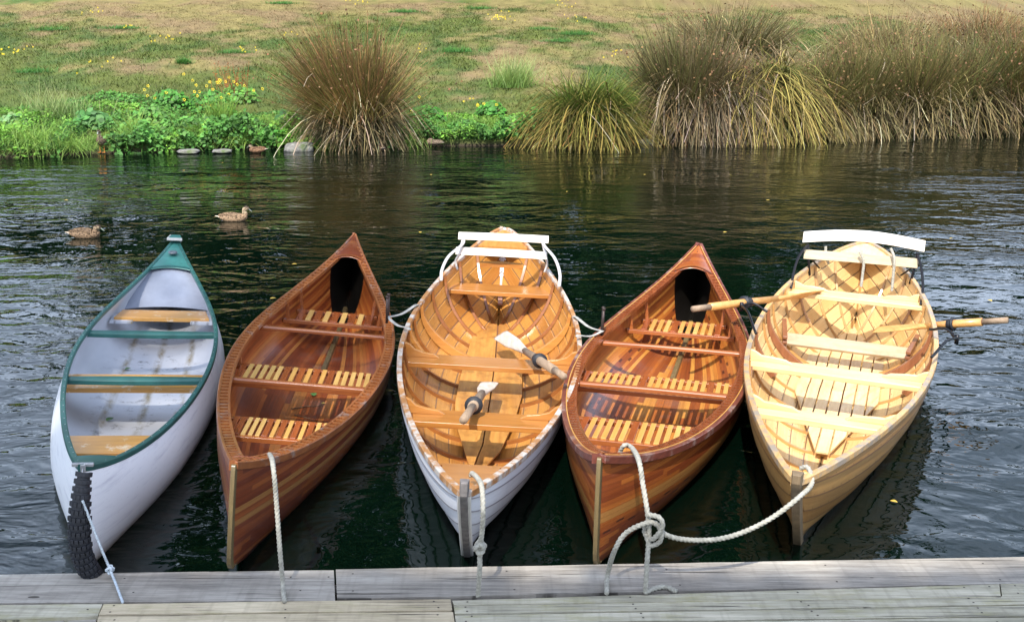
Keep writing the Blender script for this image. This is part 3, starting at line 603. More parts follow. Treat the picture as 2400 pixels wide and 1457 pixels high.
# ------------------------------------------------------------------ water
n=NT('river_water'); o=n.coord()
warp=n.noise(n.mapv(o,(.55,.8,1)),1.0,3,.5,out=1)
ov=n.n('ShaderNodeVectorMath',{0:o,1:n.n('ShaderNodeVectorMath',{0:warp,1:(.9,.9,.9)},operation='MULTIPLY').outputs[0]},operation='ADD').outputs[0]
h1=n.noise(n.mapv(ov,(1.7,2.9,1),rot=(0,0,.12)),1.0,2,.45)
h2=n.noise(n.mapv(ov,(6.0,8.5,1),rot=(0,0,-.1)),1.0,2.5,.5)
msk=n.ramp(n.noise(n.mapv(o,(.22,.34,1),(4.1,1.7,0)),1.0,3,.5),[(.40,(.28,.28,.28)),(.60,(1.15,1.15,1.15))])
hh=n.math('ADD',n.math('MULTIPLY',h1,1.5),n.math('MULTIPLY',h2,.62))
bp=n.bump(n.math('MULTIPLY',hh,msk),1.0,.022)
n.p.inputs['IOR'].default_value=1.333
WATERM=n.fin((.0006,.0034,.0019),.012,0,0,.42); n.p.inputs['Specular Tint'].default_value=(.80,.97,.88,1)
WATER_BUMP=bp
# ------------------------------------------------------------------ boats
class Hull:
    """local axes: X bow to stern, Y to port (left in the picture), Z up from the water"""
    def __init__(s,name,label,cat,p,kz,tb,nexp,stem,stem_r,t=.014,group=None,ends_z=.10):
        (s.bx,s.by,sx,sy,s.zb,s.zm,s.zs,s.hb,s.a,s.q,s.sm,s.heel)=p
        d=np.array([sx-s.bx,sy-s.by]); s.L=np.hypot(*d); s.yaw=math.atan2(d[1],d[0])
        s.kz,s.tb,s.ne,s.stem,s.sr,s.t,s.ez=kz,tb,nexp,stem,stem_r,t,ends_z
        s.M=Matrix.Translation((s.bx,s.by,0))@Matrix.Rotation(s.yaw,4,'Z')@Matrix.Rotation(s.heel,4,'X')
        s.Mi=np.array(s.M.inverted())
        s.root=thing(name,label,cat,(s.bx,s.by,0),(s.heel,0,s.yaw),group)
    def h(s,u): return s.hb*abs(math.sin(PI*min(1,max(0,u))**s.a))**s.q
    def zg(s,u):
        t=abs(u-.5)*2; return s.zm+((s.zb if u<.5 else s.zs)-s.zm)*t**(2.2+s.sm)
    def zk(s,u):
        e=max(0,1-min(u,1-u)/.22); return s.kz+(s.ez-s.kz)*e**2.4
    def off(s,u,v):
        if s.stem=='canoe':
            f=.14*max(0,1-v/.3)**2-.02*math.sin(PI*v)*1.0
            return f*math.exp(-(u/.07)**2)-f*math.exp(-((1-u)/.07)**2)
        f=s.sr*max(0,math.cos(v*PI/2))**(1.9*1.15)
        return f*math.exp(-(u/.22)**2)-f*.8*math.exp(-((1-u)/.18)**2)
    def sec(s,u,v,t=0.0,out=0.0):
        """port-side point of the section at station u (0..1), girth v (0 keel..1 gunwale), t inward offset"""
        g=math.sin(PI*u)**.55 if 0<u<1 else 0
        n=1.05+(s.ne-1.05)*g; ph=v*PI/2
        y=s.h(u)*math.sin(ph)**(2/n); zz=1-max(0,math.cos(ph))**(2/n)
        bw=s.tb*math.sin(PI*v**1.25)*(min(1,math.sin(PI*min(max(u,0),1))**.5*1.25))
        y+=bw; zk=s.zk(u); z=zk+(s.zg(u)-zk)*zz
        y=max(0,y-t*min(1,.35+v*1.4)+out); z=z+t*(1-v)**1.5
        return np.array([u*s.L+s.off(u,v),y,z])
    def wid(s,x,z,t=None):
        t=s.t if t is None else t; u=x/s.L; lo,hi=0,1
        for _ in range(30):
            m=(lo+hi)/2
            if s.sec(u,m,t)[2]<z: lo=m
            else: hi=m
        return s.sec(u,lo,t)[1]
    def vat(s,u,z):
        lo,hi=0,1
        for _ in range(30):
            m=(lo+hi)/2
            if s.sec(u,m,s.t)[2]<z: lo=m
            else: hi=m
        return lo
    def loc(s,px,py,z):               # picture position at local height z -> local point
        d=ray(px,py); o=s.Mi@np.array([0,0,CH,1]); dd=s.Mi[:3,:3]@d; t=(z-o[2])/dd[2]
        return o[:3]+t*dd
    def locx(s,px,py,x):
        d=ray(px,py); o=s.Mi@np.array([0,0,CH,1]); dd=s.Mi[:3,:3]@d; t=(x-o[0])/dd[0]
        return o[:3]+t*dd
    def X(s,px,py,drop):              # x of a crosspiece seen at px,py lying `drop` below the sheer
        z=.3
        for _ in range(12):
            x=s.loc(px,py,z)[0]; z=s.zg(min(max(x/s.L,0),1))-drop
        return x,z
    def shell(s,m,inner,nu=72,nv=22,strakes=0,mi=0,rev=False):
        us=np.linspace(0,1,nu) if not inner else np.linspace(.006,.994,nu)
        vs=np.linspace(0,1,nv)
        rows=[(v,0) for v in vs]
        if strakes:
            rows=[]; st=.007
            for k in range(strakes):
                a,b=k/strakes,(k+1)/strakes
                for f in (0,.33,.66,1): rows.append((a+(b-a)*f,st*(1-f)))
        for sg in (1,-1):
            P=[];UV=[]
            for u in us:
                r=[];w_=[]
                for v,o in rows:
                    if inner: q=s.sec(u,v,s.t,0 if not strakes else o*.9)
                    else: q=s.sec(u,v,0,o if 0<u<1 else 0)
                    vv=v if (inner or strakes) else (q[2]-.5*(s.zg(u)-s.zm)-s.kz)/(s.zm-s.kz)
                    r.append((q[0],sg*q[1],q[2])); w_.append((u*s.L+sg*17,vv))
                P.append(r);UV.append(w_)
            m.grid(P,UV,mi,flip=(sg<0)^inner)
        return m
    def rail(s,m,i,o,zt,zb,u0=0,u1=1,n=110,wave=0,mi=0,skip=None):
        """rail along the sheer on both sides; i/o: inner and outer offset from the sheer line, zt/zb above it"""
        for sg in (1,-1):
            us=np.linspace(u0,u1,n); C=np.array([(u*s.L,s.h(u),s.zg(u)) for u in us])
            T=np.gradient(C[:,:2],axis=0); T/=np.linalg.norm(T,axis=1)[:,None]+1e-9
            N=np.stack([-T[:,1],T[:,0]],1)
            P=[]
            for k in range(n):
                ring=[]
                for a,z in ((i,zt),(o,zt),(o,zb),(i,zb)):
                    x_=C[k,0]+N[k,0]*a; y_=C[k,1]+N[k,1]*a; y_=max(y_,.0005)
                    ring.append((x_,sg*y_,C[k,2]+z))
                P.append(ring)
            b=len(m.v); uv=[[(C[k,0],q/4) for q in range(4)] for k in range(n)]
            m.grid(P,uv,mi,closed=True,flip=sg<0); e=b+(n-1)*4
            m.f.append((b,b+1,b+2,b+3)); m.mi.append(mi); m.f.append((e+3,e+2,e+1,e)); m.mi.append(mi)
        return m
    def blocks(s,m,i,o,zt,zb,pitch,fill,u0,u1):
        """spacer blocks of an open inwale"""
        L=s.L*(u1-u0); k=int(L/pitch)
        for sg in (1,-1):
            for q in range(k):
                ua=u0+(q+.0)*pitch/s.L; ub=ua+pitch*fill/s.L; pts=[]
                for u in (ua,ub):
                    e=1e-3; T=np.array([2*e*s.L,s.h(u+e)-s.h(u-e)]); T/=np.linalg.norm(T); N=(-T[1],T[0])
                    for a in (i,o): pts.append((u*s.L+N[0]*a,sg*(s.h(u)+N[1]*a),s.zg(u)))
                a,b,c,d=pts; poly=[a,b,d,c]
                vs=[(p[0],p[1],p[2]+zb) for p in poly]+[(p[0],p[1],p[2]+zt) for p in poly]
                fs=[(3,2,1,0),(4,5,6,7),(0,1,5,4),(1,2,6,5),(2,3,7,6),(3,0,4,7)]
                m.add(vs,fs if sg<0 else [f[::-1] for f in fs])
        return m
    def cross(s,px,py,drop,w,th,name,mat,inset=0.0,bevel=.004,zabs=None,curve=0):
        if zabs is None: x,z=s.X(px,py,drop)
        else: z=zabs; x=s.loc(px,py,z)[0]
        y=s.wid(x,z)-inset; m=MB()
        if curve==0: 
            ya=s.wid(x-w/2,z)-inset; yb=s.wid(x+w/2,z)-inset
            m.prism([(x-w/2,-ya),(x+w/2,-yb),(x+w/2,yb),(x-w/2,ya)],z-th,z)
        else:
            K=21; P=[]
            for k in range(K):
                t=k/(K-1); yy=-y+2*y*t; ww=w*(1-curve*math.sin(PI*t)); tt=th
                P.append([(x-ww/2,yy,z-tt),(x+ww/2,yy,z-tt),(x+ww/2,yy,z-.3*tt),(x+ww*.3,yy,z),(x-ww*.3,yy,z),(x-ww/2,yy,z-.3*tt)])
            m.grid(P,closed=True)
            for e_,fl in ((0,1),((K-1)*6,0)):
                f=tuple(range(e_,e_+6)); m.f.append(f if fl else f[::-1]); m.mi.append(0)
        return m.build(name,mat,s.root,False,bevel),x,z,y
    def deck(s,u0,u1,name,mat,crown=.03,arch=.06,lift=.004,n=14,thick=.012):
        """deck plate between the rails; its open edge is arched by `arch` towards the tip"""
        m=MB(); K=17
        for lay in (0,1):
            P=[];UV=[]
            for i in range(n):
                f=i/(n-1); row=[];ur=[]
                for k in range(K):
                    c=-1+2*k/(K-1); bend=arch*(1-c*c)
                    ua=u0+bend/s.L if u1>u0 else u0-bend/s.L
                    u=ua+(u1-ua)*f; y=c*(s.h(u)-.002)
                    z=s.zg(u)+lift+crown*(1-c*c)*min(1,s.h(u)/(s.h(u0)+1e-6))-lay*thick
                    row.append((u*s.L,y,z)); ur.append((y*1.0+.5,u*s.L))
                P.append(row);UV.append(ur)
            m.grid(P,UV,flip=(lay==1)^(u1<u0))
        nn=n*K
        for k in range(K-1):
            f=(k,k+1,nn+k+1,nn+k); m.f.append(f if u1>u0 else f[::-1]); m.mi.append(0)
        return m.build(name,mat,s.root,True)
    def rib(s,u,w,th,mat,v1=.97,name='rib',v0=0.0,sides=(1,-1)):
        m=MB(); P=[]; L=[]
        vs=np.linspace(v1,v0,16)
        pts=[]
        for v in vs: q=s.sec(u,v,s.t); pts.append((q[0],q[1],q[2]))
        path=[(p[0],p[1],p[2]) for p in pts]+([(p[0],-p[1],p[2]) for p in pts[::-1][1:]] if v0==0 else [])
        A=np.array(path); T=np.gradient(A,axis=0); T/=np.linalg.norm(T,axis=1)[:,None]+1e-9
        Nn=np.stack([np.zeros(len(A)),T[:,2],-T[:,1]],1); Nn/=np.linalg.norm(Nn,axis=1)[:,None]+1e-9
        # make the normal point inward / up
        sgn=np.where((Nn[:,1]*-A[:,1]+Nn[:,2]*.3)<0,-1,1)[:,None]; Nn=Nn*sgn
        X_=np.array([1,0,0])
        for p,q in zip(A,Nn):
            P.append([p-X_*w/2-q*.002,p+X_*w/2-q*.002,p+X_*w*.42+q*th,p-X_*w*.42+q*th])
        m.grid(P,closed=True)
        return m.build(name,mat,s.root,False)
    def stempiece(s,name,mat,w=.028,d=.02,v0=0,top=0.0,u=0):
        m=MB(); P=[]
        for v in np.linspace(v0,1,18):
            q=s.sec(u,v); P.append([(q[0]-d,w/2*.7,q[2]),(q[0]-d,-w/2*.7,q[2]),(q[0]+.02,-w/2,q[2]),(q[0]+.02,w/2,q[2])])
        q=s.sec(u,1)
        if top: P.append([(q[0]-d,w/2*.7,q[2]+top),(q[0]-d,-w/2*.7,q[2]+top),(q[0]+.02,-w/2,q[2]+top),(q[0]+.02,w/2,q[2]+top)])
        m.grid(P,closed=True); e=(len(P)-1)*4; m.f.append((e,e+1,e+2,e+3)); m.mi.append(0)
        return m.build(name,mat,s.root,False,.003)

# boat materials
WHITE=NT('white_plastic'); uv=WHITE.coord('UV'); o=WHITE.coord(); sp=WHITE.n('ShaderNodeSeparateXYZ',{0:uv})
f=WHITE.ramp(WHITE.noise(WHITE.mapv(uv,(1.1,5,1)),2.2,6,.65),[(.52,(0,0,0)),(.72,(1,1,1))]); c=WHITE.mix(WHITE.math('MULTIPLY',f,.5),(.86,.86,.87),(.40,.40,.48))
lo=WHITE.ramp(sp.outputs[1],[(.08,(1,1,1)),(.34,(0,0,0))]); c=WHITE.mix(WHITE.math('MULTIPLY',lo,.7),c,(.30,.22,.12))
sc=WHITE.ramp(WHITE.noise(WHITE.mapv(uv,(9,60,1),rot=(0,0,.5)),1.5,6,.7),[(.60,(0,0,0)),(.68,(1,1,1))]); c=WHITE.mix(WHITE.math('MULTIPLY',sc,.5),c,(.25,.24,.24)); WHITE=WHITE.fin(c,.33,.1)
PLAST=NT('grey_liner'); uv=PLAST.coord('UV'); o=PLAST.coord(); sp=PLAST.n('ShaderNodeSeparateXYZ',{0:uv}); so_=PLAST.n('ShaderNodeSeparateXYZ',{0:o})
c=PLAST.mix(PLAST.noise(uv,5,5),(.44,.45,.49),(.54,.55,.58))
dv=PLAST.math('ABSOLUTE',so_.outputs[1])
stv=PLAST.math('MULTIPLY',PLAST.ramp(PLAST.math('ABSOLUTE',PLAST.math('SUBTRACT',PLAST.math('FRACT',PLAST.math('MULTIPLY',PLAST.math('ADD',so_.outputs[1],.5),5.0)),.5)),[(.02,(1,1,1)),(.16,(0,0,0))]),PLAST.ramp(PLAST.noise(PLAST.mapv(o,(1.6,5,1)),2.0,6,.7),[(.42,(0,0,0)),(.60,(1,1,1))]))
c=PLAST.mix(PLAST.math('MULTIPLY',stv,PLAST.ramp(sp.outputs[1],[(.3,(.9,.9,.9)),(.45,(0,0,0))])),c,(.20,.15,.06))
dd=PLAST.math('MULTIPLY',PLAST.ramp(PLAST.noise(PLAST.mapv(o,(4,4,1),(2,0,0)),3,8,.75),[(.55,(0,0,0)),(.66,(1,1,1))]),PLAST.ramp(sp.outputs[1],[(.1,(1,1,1)),(.5,(0,0,0))]))
c=PLAST.mix(PLAST.math('MULTIPLY',dd,.75),c,(.06,.05,.045)); PLAST=PLAST.fin(c,.42,.05)
GREEN=M_plain('green_vinyl',(.022,.105,.09),.42,var=.3,scale=9); GREENL=M_plain('pale_green_vinyl',(.045,.18,.16),.35,var=.25,scale=9)
CEDAR=[(0,(.19,.036,.010)),(.3,(.28,.060,.014)),(.6,(.37,.088,.018)),(.85,(.46,.135,.026)),(1,(.54,.20,.045))]
CEDAR_OUT=[(0,(.15,.027,.009)),(.35,(.20,.040,.011)),(.65,(.26,.058,.014)),(1,(.34,.092,.020))]
STRIP_IN=M_strip('cedar_strips_inside',CEDAR,26,1.9,(),dark_v=4.02,rough=.22,coat=.4,dirt=.5,seam=.35)
STRIP_OUT=M_strip('cedar_strips_outside',CEDAR_OUT,15,2.1,((.66,.735),(.82,.89)),(.36,.15,.04),rough=.25,coat=.6,seam=.4,scuff=.5,wet=1)
STRIP_IN2=M_strip('cedar_strips_inside_orange',[(a,tuple(min(1,x*m_) for x,m_ in zip(b,(1.12,1.35,1.2)))) for a,b in CEDAR],26,1.9,(),dark_v=3.70,rough=.22,coat=.4,dirt=.35,seam=.35,marks=1)
STRIP_OUT2=M_strip('cedar_strips_outside_orange',[(a,tuple(x*m_ for x,m_ in zip(b,(1.35,1.5,1.2)))) for a,b in CEDAR_OUT],15,2.1,((.60,.735),),(.42,.18,.045),rough=.25,coat=.6,seam=.45,marks=1,scuff=.5,wet=1)
REDW=M_wood('red_varnished_wood',(.13,.03,.012),(.30,.085,.028),0,.25,.6); REDX=M_wood('red_varnished_crosspiece',(.22,.055,.016),(.42,.14,.04),1,.22,.6)
RAILW=M_wood('worn_red_rail',(.20,.055,.018),(.40,.14,.04),0,.35,.4,worn=.25,worncol=(.28,.19,.15)); ORANGEX=M_wood('orange_varnished_crosspiece',(.30,.11,.025),(.52,.22,.055),1,.25,.5)
DARKR=M_wood('dark_red_rail',(.09,.025,.02),(.22,.06,.035),0,.35,.4,worn=.4,worncol=(.28,.18,.15))
CREAM=M_wood('cream_slat',(.54,.29,.075),(.74,.45,.14),0,.35,.3); AMBER=M_wood('amber_slat',(.50,.24,.05),(.66,.36,.10),0,.3,.4); REDS=M_wood('red_slat',(.22,.05,.015),(.38,.10,.025),0,.25,.5)
STEMW=M_wood('pale_stem_strip',(.09,.06,.024),(.20,.14,.055),2,.5,.2,stain=.4)
SEATW=M_wood('orange_seat_board',(.52,.23,.045),(.74,.38,.09),1,.28,.45,worn=.25,worncol=(.75,.62,.45))
HONEY=M_wood('honey_varnished_wood',(.29,.105,.022),(.47,.20,.045),1,.28,.45); HONEYX=M_wood('honey_wood_lengthwise',(.38,.16,.035),(.58,.29,.075),0,.28,.45)
FLOORB=M_wood('worn_floorboard',(.34,.13,.025),(.60,.31,.075),0,.38,.3,stain=.85,scale=.6)
KNEEW=M_wood('knee_wood',(.38,.15,.035),(.55,.25,.06),1,.3,.4)
PALEW=M_wood('pale_varnished_wood',(.64,.42,.18),(.82,.62,.33),1,.35,.3); PALEX=M_wood('pale_wood_lengthwise',(.64,.43,.20),(.84,.65,.37),0,.35,.3,stain=.25)
GREYW=M_wood('weathered_footrest',(.34,.24,.14),(.58,.44,.28),1,.6,0,stain=.5); REDK=M_wood('red_brown_chock',(.17,.06,.025),(.30,.12,.055),2,.35,.3)
BLEACH=M_wood('bleached_board',(.66,.58,.47),(.82,.76,.66),1,.6,0,worn=.3,worncol=(.8,.78,.74)); IVORY=M_plain('ivory_paint',(.68,.64,.58),.45,var=.15)
CLINK3=M_clinker('honey_clinker_inside',[(.3,(.32,.12,.022)),(.75,(.56,.27,.06))],8,(.13,.075,.05),rough=.3,coat=.4,stain=.55,nail=.5)
CLINK5=M_clinker('pale_clinker_inside',[(.3,(.56,.34,.12)),(.75,(.76,.53,.25))],8,(.09,.045,.025),rough=.35,coat=.3,stain=.3,nail=1.0,staincol=(.38,.16,.05))
WHITEP=M_clinker('white_painted_strakes',[(.2,(.56,.56,.58)),(.8,(.66,.66,.68))],8,(.16,.14,.15),rough=.5,coat=0,stain=.35,nail=0,staincol=(.42,.42,.44),wet=1)
PALEOUT=M_clinker('pale_strakes_outside',[(.3,(.30,.14,.04)),(.75,(.47,.26,.085))],8,(.14,.07,.035),rough=.35,coat=.3,stain=.4,nail=.6,staincol=(.25,.10,.035),wet=1)
WORNRAIL=M_wood('chipped_rail',(.26,.11,.035),(.44,.22,.08),0,.5,.1,worn=.65,worncol=(.46,.43,.39)); PALERAIL=M_wood('scratched_pale_rail',(.44,.24,.08),(.66,.42,.17),0,.45,.2,worn=.7,worncol=(.30,.24,.18))
IRON=M_plain('black_iron',(.018,.018,.022),.4,.6,var=.3); WMET=M_plain('white_painted_metal',(.58,.56,.54),.35,.2,var=.2,scale=30); OLDM=M_plain('old_brown_metal',(.07,.05,.045),.5,.6,var=.5,scale=40)
GREYP=M_plain('weathered_post',(.17,.15,.14),.7,var=.5,scale=25,bump=.3); RUB=M_plain('black_rubber',(.016,.017,.022),.6,var=.3,scale=30); OARW=M_wood('oar_wood',(.44,.19,.05),(.66,.36,.11),1,.4,.25); OARG=M_wood('weathered_oar_loom',(.20,.13,.08),(.36,.26,.17),1,.7,0,stain=.5); OARP=M_wood('oar_blade_grey',(.40,.31,.23),(.66,.58,.50),1,.6,0)
ROPE=M_plain('pale_rope_fibre',(.36,.34,.28),.85,var=.35,scale=60,bump=.4); CORD=M_plain('blue_white_cord',(.50,.56,.60),.7,var=.4,scale=110)

GB='boats moored side by side at the jetty'
PB={1:(-1.678,3.973,-2.701,8.717,.486,.247,.469,.397,1.063,.949,1.377,.076),
2:(-1.099,3.923,-1.304,8.768,.526,.235,.487,.455,1.062,1.018,1.06,.101),
3:(-.197,3.675,-.088,8.757,.514,.261,.549,.537,1.293,.708,.268,.052),
4:(.328,4.007,1.418,8.371,.519,.227,.484,.481,.997,.978,.866,.016),
5:(1.057,3.914,2.69,8.394,.461,.291,.503,.523,1.258,.676,-.696,.034)}

# ---- white plastic canoe
H1=Hull('canoe','white plastic canoe with green gunwales and a bicycle tyre on its bow','canoe',PB[1],-.10,.095,2.6,'canoe',0,.012,GB,.03)
m=MB(); H1.shell(m,False,80,26); m.build('hull',WHITE,H1.root,True)
m=MB(); H1.shell(m,True,80,26); m.build('liner',PLAST,H1.root,True)
m=MB(); H1.rail(m,-.015,.011,.010,-.016); m.build('gunwale',GREEN,H1.root,False,.005)
m=MB()
for sg in (1,-1):
    for u in np.linspace(.05,.95,40): m.box((u*H1.L,sg*(H1.h(u)-.004),H1.zg(u)+.0105),(.002,0,0),(0,.002,0),(0,0,.001))
o=m.build('rivets',WMET,H1.root)
H1.deck(.885,.995,'stern_deck',GREENL,.012,.02); H1.deck(.075,.002,'bow_deck',GREEN,.006,.01,.011)
c=H1.loc(405,590,H1.zg(.95)+.02); m=MB()
P=[[(c[0]+r*.035*math.cos(a),c[1]+r*.028*math.sin(a),H1.zg(.95)+.02+z) for a in np.linspace(0,2*PI,20,endpoint=False)] for r,z in ((1.2,-.008),(1.15,.002),(.6,.002),(.55,-.004),(.01,-.004))]
m.grid(P,closed=True); d_=m.build('drain_fitting',M_plain('dark_fitting',(.10,.12,.14),.4),H1.root,True)
m=MB(); q=H1.sec(.995,1); m.beam((q[0]-.10,0,q[2]+.018),(q[0]+.025,0,q[2]+.022),.11,.022,w1=.07); m.build('stern_cap',GREENL,H1.root,False,.006)
m=MB(); m.beam((q[0]-.105,-.056,q[2]+.021),(q[0]-.105,.056,q[2]+.021),.008,.022); m.beam((q[0]-.105,.056,q[2]+.020),(q[0]+.02,.040,q[2]+.023),.008,.024); m.build('cap_trim',WMET,H1.root,False,.003)
q=H1.sec(.004,1); m=MB(); m.beam((q[0]-.004,-.040,q[2]+.014),(q[0]-.004,.040,q[2]+.014),.016,.014); m.box((q[0]-.014,0,q[2]+.004),(.006,0,0),(0,.012,0),(0,0,.016)); m.build('bow_bracket',M_plain('dull_alloy',(.40,.40,.40),.4,.5,var=.3,scale=50),H1.root,False,.003)
# foam chamber panel at the stern
x0,z0=H1.X(428,726,.17); x1=H1.L*.90; m=MB(); P=[];UV=[]
for i in range(8):
    f=i/7; x=x0+(x1-x0)*f; zt=z0+(H1.zg(.9)-.03-z0)*f**.8; row=[]
    for k in range(13):
        c_=-1+k/6; y=c_*max(.01,H1.wid(x,zt)); row.append((x,y,zt+.02*(1-c_*c_)))
    P.append(row)
m.grid(P); m.build('foam_chamber',M_plain('grey_foam_panel',(.27,.29,.35),.5,var=.2,scale=6),H1.root,True)
# seats and thwarts
H1.cross(395,736,.115,.215,.028,'seat',SEATW,.03); H1.cross(322,893,.085,.26,.028,'seat',SEATW,.004); H1.cross(262,1040,.075,.235,.028,'seat',SEATW,.004)
H1.cross(350,777,.012,.05,.035,'thwart',GREEN,-.01,.003,curve=-.55); H1.cross(320,884,.012,.05,.035,'thwart',GREEN,-.01,.003,curve=-.55)
x,z=H1.X(395,745,.135); m=MB(); y=H1.wid(x,z)
for sg in (1,-1): m.beam((x-.02,sg*(y-.15),z-.006),(x-.02,sg*(y+.0),z-.006),.2,.02)
m.build('seat_bracket',PLAST,H1.root,False,.003)
# bicycle tyre strapped along the stem
a_=H1.locx(197,1118,-.03)[2]; path=[]
for py,px in ((1110,197),(1150,192),(1200,188),(1255,188),(1305,196),(1352,222)):
    path.append(H1.locx(px,py,-.045-.03*math.sin((py-1113)/240*PI)))
path=spline(path,8); m=MB(); m.tube(path,[.022,.031,.036,.038,.038],14,flat=1.0,up=(1,0,0)); ty=m.build('tyre',RUB,H1.root,True); m=MB()
pp=resample(path,.026); T=np.gradient(pp,axis=0); T/=np.linalg.norm(T,axis=1)[:,None]
for i in range(len(pp)):
    for k in range(-3,4):
        a=k*.42+(.2 if i%2 else 0); d=np.array([-math.cos(a),math.sin(a),0]); d-=T[i]*(d@T[i]); d/=np.linalg.norm(d); sd_=np.cross(T[i],d)
        m.box(pp[i]+d*(.025+.0135*min(1,i/6)),T[i]*.0085,sd_*.0072,d*.006)
m.build('tread',RUB,ty,False,.0015)

def rod(name,mat,root,pts,r,n=8,smooth=True): 
    m=MB(); m.tube(pts,r,n); return m.build(name,mat,root,smooth)
# ---- cedar strip canoes
def slatseat(H,rear,front,drop,slats,mats,hang=True,w_=.035,fname='seat'):
    xr,zr=H.X(*rear,drop); xf,zf=H.X(*front,drop); z=(zr+zf)/2
    yr=H.wid(xr,z)-.004; yf=H.wid(xf,z)-.004
    sr=bpy.data.objects.new(fname,None); COL.objects.link(sr); sr.parent=H.root; sr.empty_display_size=.05
    m=MB(); m.beam((xr,-yr,z-.012),(xr,yr,z-.012),w_,.026); m.beam((xf,-yf,z-.012),(xf,yf,z-.012),w_,.026); m.build('seat_rail',REDX,sr,False,.003)
    pat=slats; k=len(pat); ys=min(yr,yf)-.02
    if k:
        tot=ys*2; pw=tot/k
        for i,ch in enumerate(pat):
            y=ys-pw*(i+.5); m=MB(); ww=pw*(.62 if ch!='r' else .8); m.beam((xf,y,z+.004),(xr,y,z+.004),ww,.009); m.build('slat',mats[ch],sr,False,.002)
    if hang:
        for x,y in ((xr,yr),(xf,yf)):
            for sg in (1,-1):
                u=x/H.L; yy=y-.035; m=MB(); m.beam((x,sg*yy,z-.03),(x,sg*min(H.h(u)-.03,yy+.03),H.zg(u)-.01),.022,.022,up=(1,0,0)); m.build('hanger',REDX,sr,False,.003)
    return sr
MAT2={'c':CREAM,'r':REDS,'a':AMBER}
def strip_canoe(p,label,Mi,Mo,railm,d2,inw):
    H=Hull('canoe',label,'canoe',p,-.10,.03,2.5,'canoe',0,.011,GB,.03 if d2 else .06)
    m=MB(); H.shell(m,False,80,24); m.build('hull',Mo,H.root,True)
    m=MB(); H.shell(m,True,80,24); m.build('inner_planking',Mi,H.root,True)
    m=MB(); H.rail(m,-.001,.026 if d2 else .014,.012,-.022); m.build('outwale',railm,H.root,False,.004)
    m=MB(); H.rail(m,-.052,-.040,.010,-.014,.014,.986); H.blocks(m,-.041,-.001,.009,-.014,inw,.62 if d2 else .5,.024,.976); m.build('inwale',REDW if d2 else RAILW,H.root,False,.0)
    H.stempiece('stem_strip',STEMW,.024,.012,.0); H.stempiece('stern_strip',STEMW,.03,-.014,.0,u=1) if False else None
    return H
H2=strip_canoe(PB[2],'red brown cedar strip canoe with scuppered gunwales, next to the white canoe','x' and STRIP_IN,STRIP_OUT,RAILW,False,.055)
H2.deck(.905,.997,'stern_deck',STRIP_OUT,.03,.05); H2.deck(.062,.003,'bow_deck',STRIP_OUT,.012,.03)
H2.cross(760,774,.02,.05,.026,'thwart',REDX,.02,.004,curve=.3); H2.cross(705,896,.02,.05,.026,'thwart',REDX,.02,.004,curve=.3)
slatseat(H2,(795,731),(788,760),.15,'rcrcrcrcr',MAT2); slatseat(H2,(735,867),(715,906),.085,'rcccccrarararcccccr',MAT2); slatseat(H2,(660,990),(640,1022),.075,'rrcccrarararccr',MAT2)
H4=strip_canoe(PB[4],'orange cedar strip canoe with dark red rounded gunwales between the two rowing skiffs',STRIP_IN2,STRIP_OUT2,DARKR,True,.05)
H4.deck(.895,.997,'stern_deck',STRIP_OUT2,.035,.06); H4.deck(.035,.003,'bow_deck',DARKR,.01,.03)
H4.cross(1575,811,.02,.048,.026,'thwart',REDX,.02,.004,curve=.3); H4.cross(1530,908,.02,.048,.026,'thwart',REDX,.02,.004,curve=.3)
slatseat(H4,(1605,751),(1600,785),.14,'raacraacaar',MAT2); slatseat(H4,(1560,888),(1530,920),.07,'rcacacacraaacacacrcar',{'c':AMBER,'a':AMBER,'r':REDS}); slatseat(H4,(1515,998),(1470,1030),.075,'raaaaaraaaacar',MAT2)
m=MB(); H4.rail(m,-.0012,.0035,.0145,.010,.01,.99); m.build('light_inlay_line',AMBER,H4.root)
# drain keelson fitting in each
for H in (H2,H4):
    m=MB(); P=[]
    for u in np.linspace(.62,.93,14):
        q=H.sec(u,0,H.t); P.append([(q[0],y_,q[2]+z_) for y_,z_ in ((.02,0.002),(.014,.018),(-.014,.018),(-.02,0.002))])
    m.grid(P); m.build('keelson',STEMW,H.root)

# ---- clinker rowing skiffs
def skiff(p,label,Mi,Mo,rail,ribm,nribs,kz):
    H=Hull('rowing_skiff',label,'rowing boat',p,kz,.0,2.15,'skiff',.62 if 'white' in label else .52,.013,GB,-.06)
    m=MB(); H.shell(m,False,80,0,8); m.build('hull',Mo,H.root,False)
    m=MB(); H.shell(m,True,80,0,8); m.build('inner_planking',Mi,H.root,False)
    m=MB(); H.rail(m,-.016,.012,.008,-.020,.003,.997); m.build('gunwale',rail,H.root,False,.004)
    for u in np.linspace(.10,.93,nribs): H.rib(u,.026 if 'white' in label else .018,.017 if 'white' in label else .012,ribm,.985)
    return H
def floorpanel(H,cols,z,mat,name='floorboard'):
    """cols: list of polygons (picture outline of each board)"""
    for poly in cols:
        pts=[H.loc(px,py,z)[:2] for px,py in poly]; m=MB()
        ar=sum(pts[i][0]*pts[(i+1)%len(pts)][1]-pts[(i+1)%len(pts)][0]*pts[i][1] for i in range(len(pts)))
        if ar<0: pts=pts[::-1]
        m.prism(pts,z-.012,z); m.build(name,mat,H.root,False,.002)
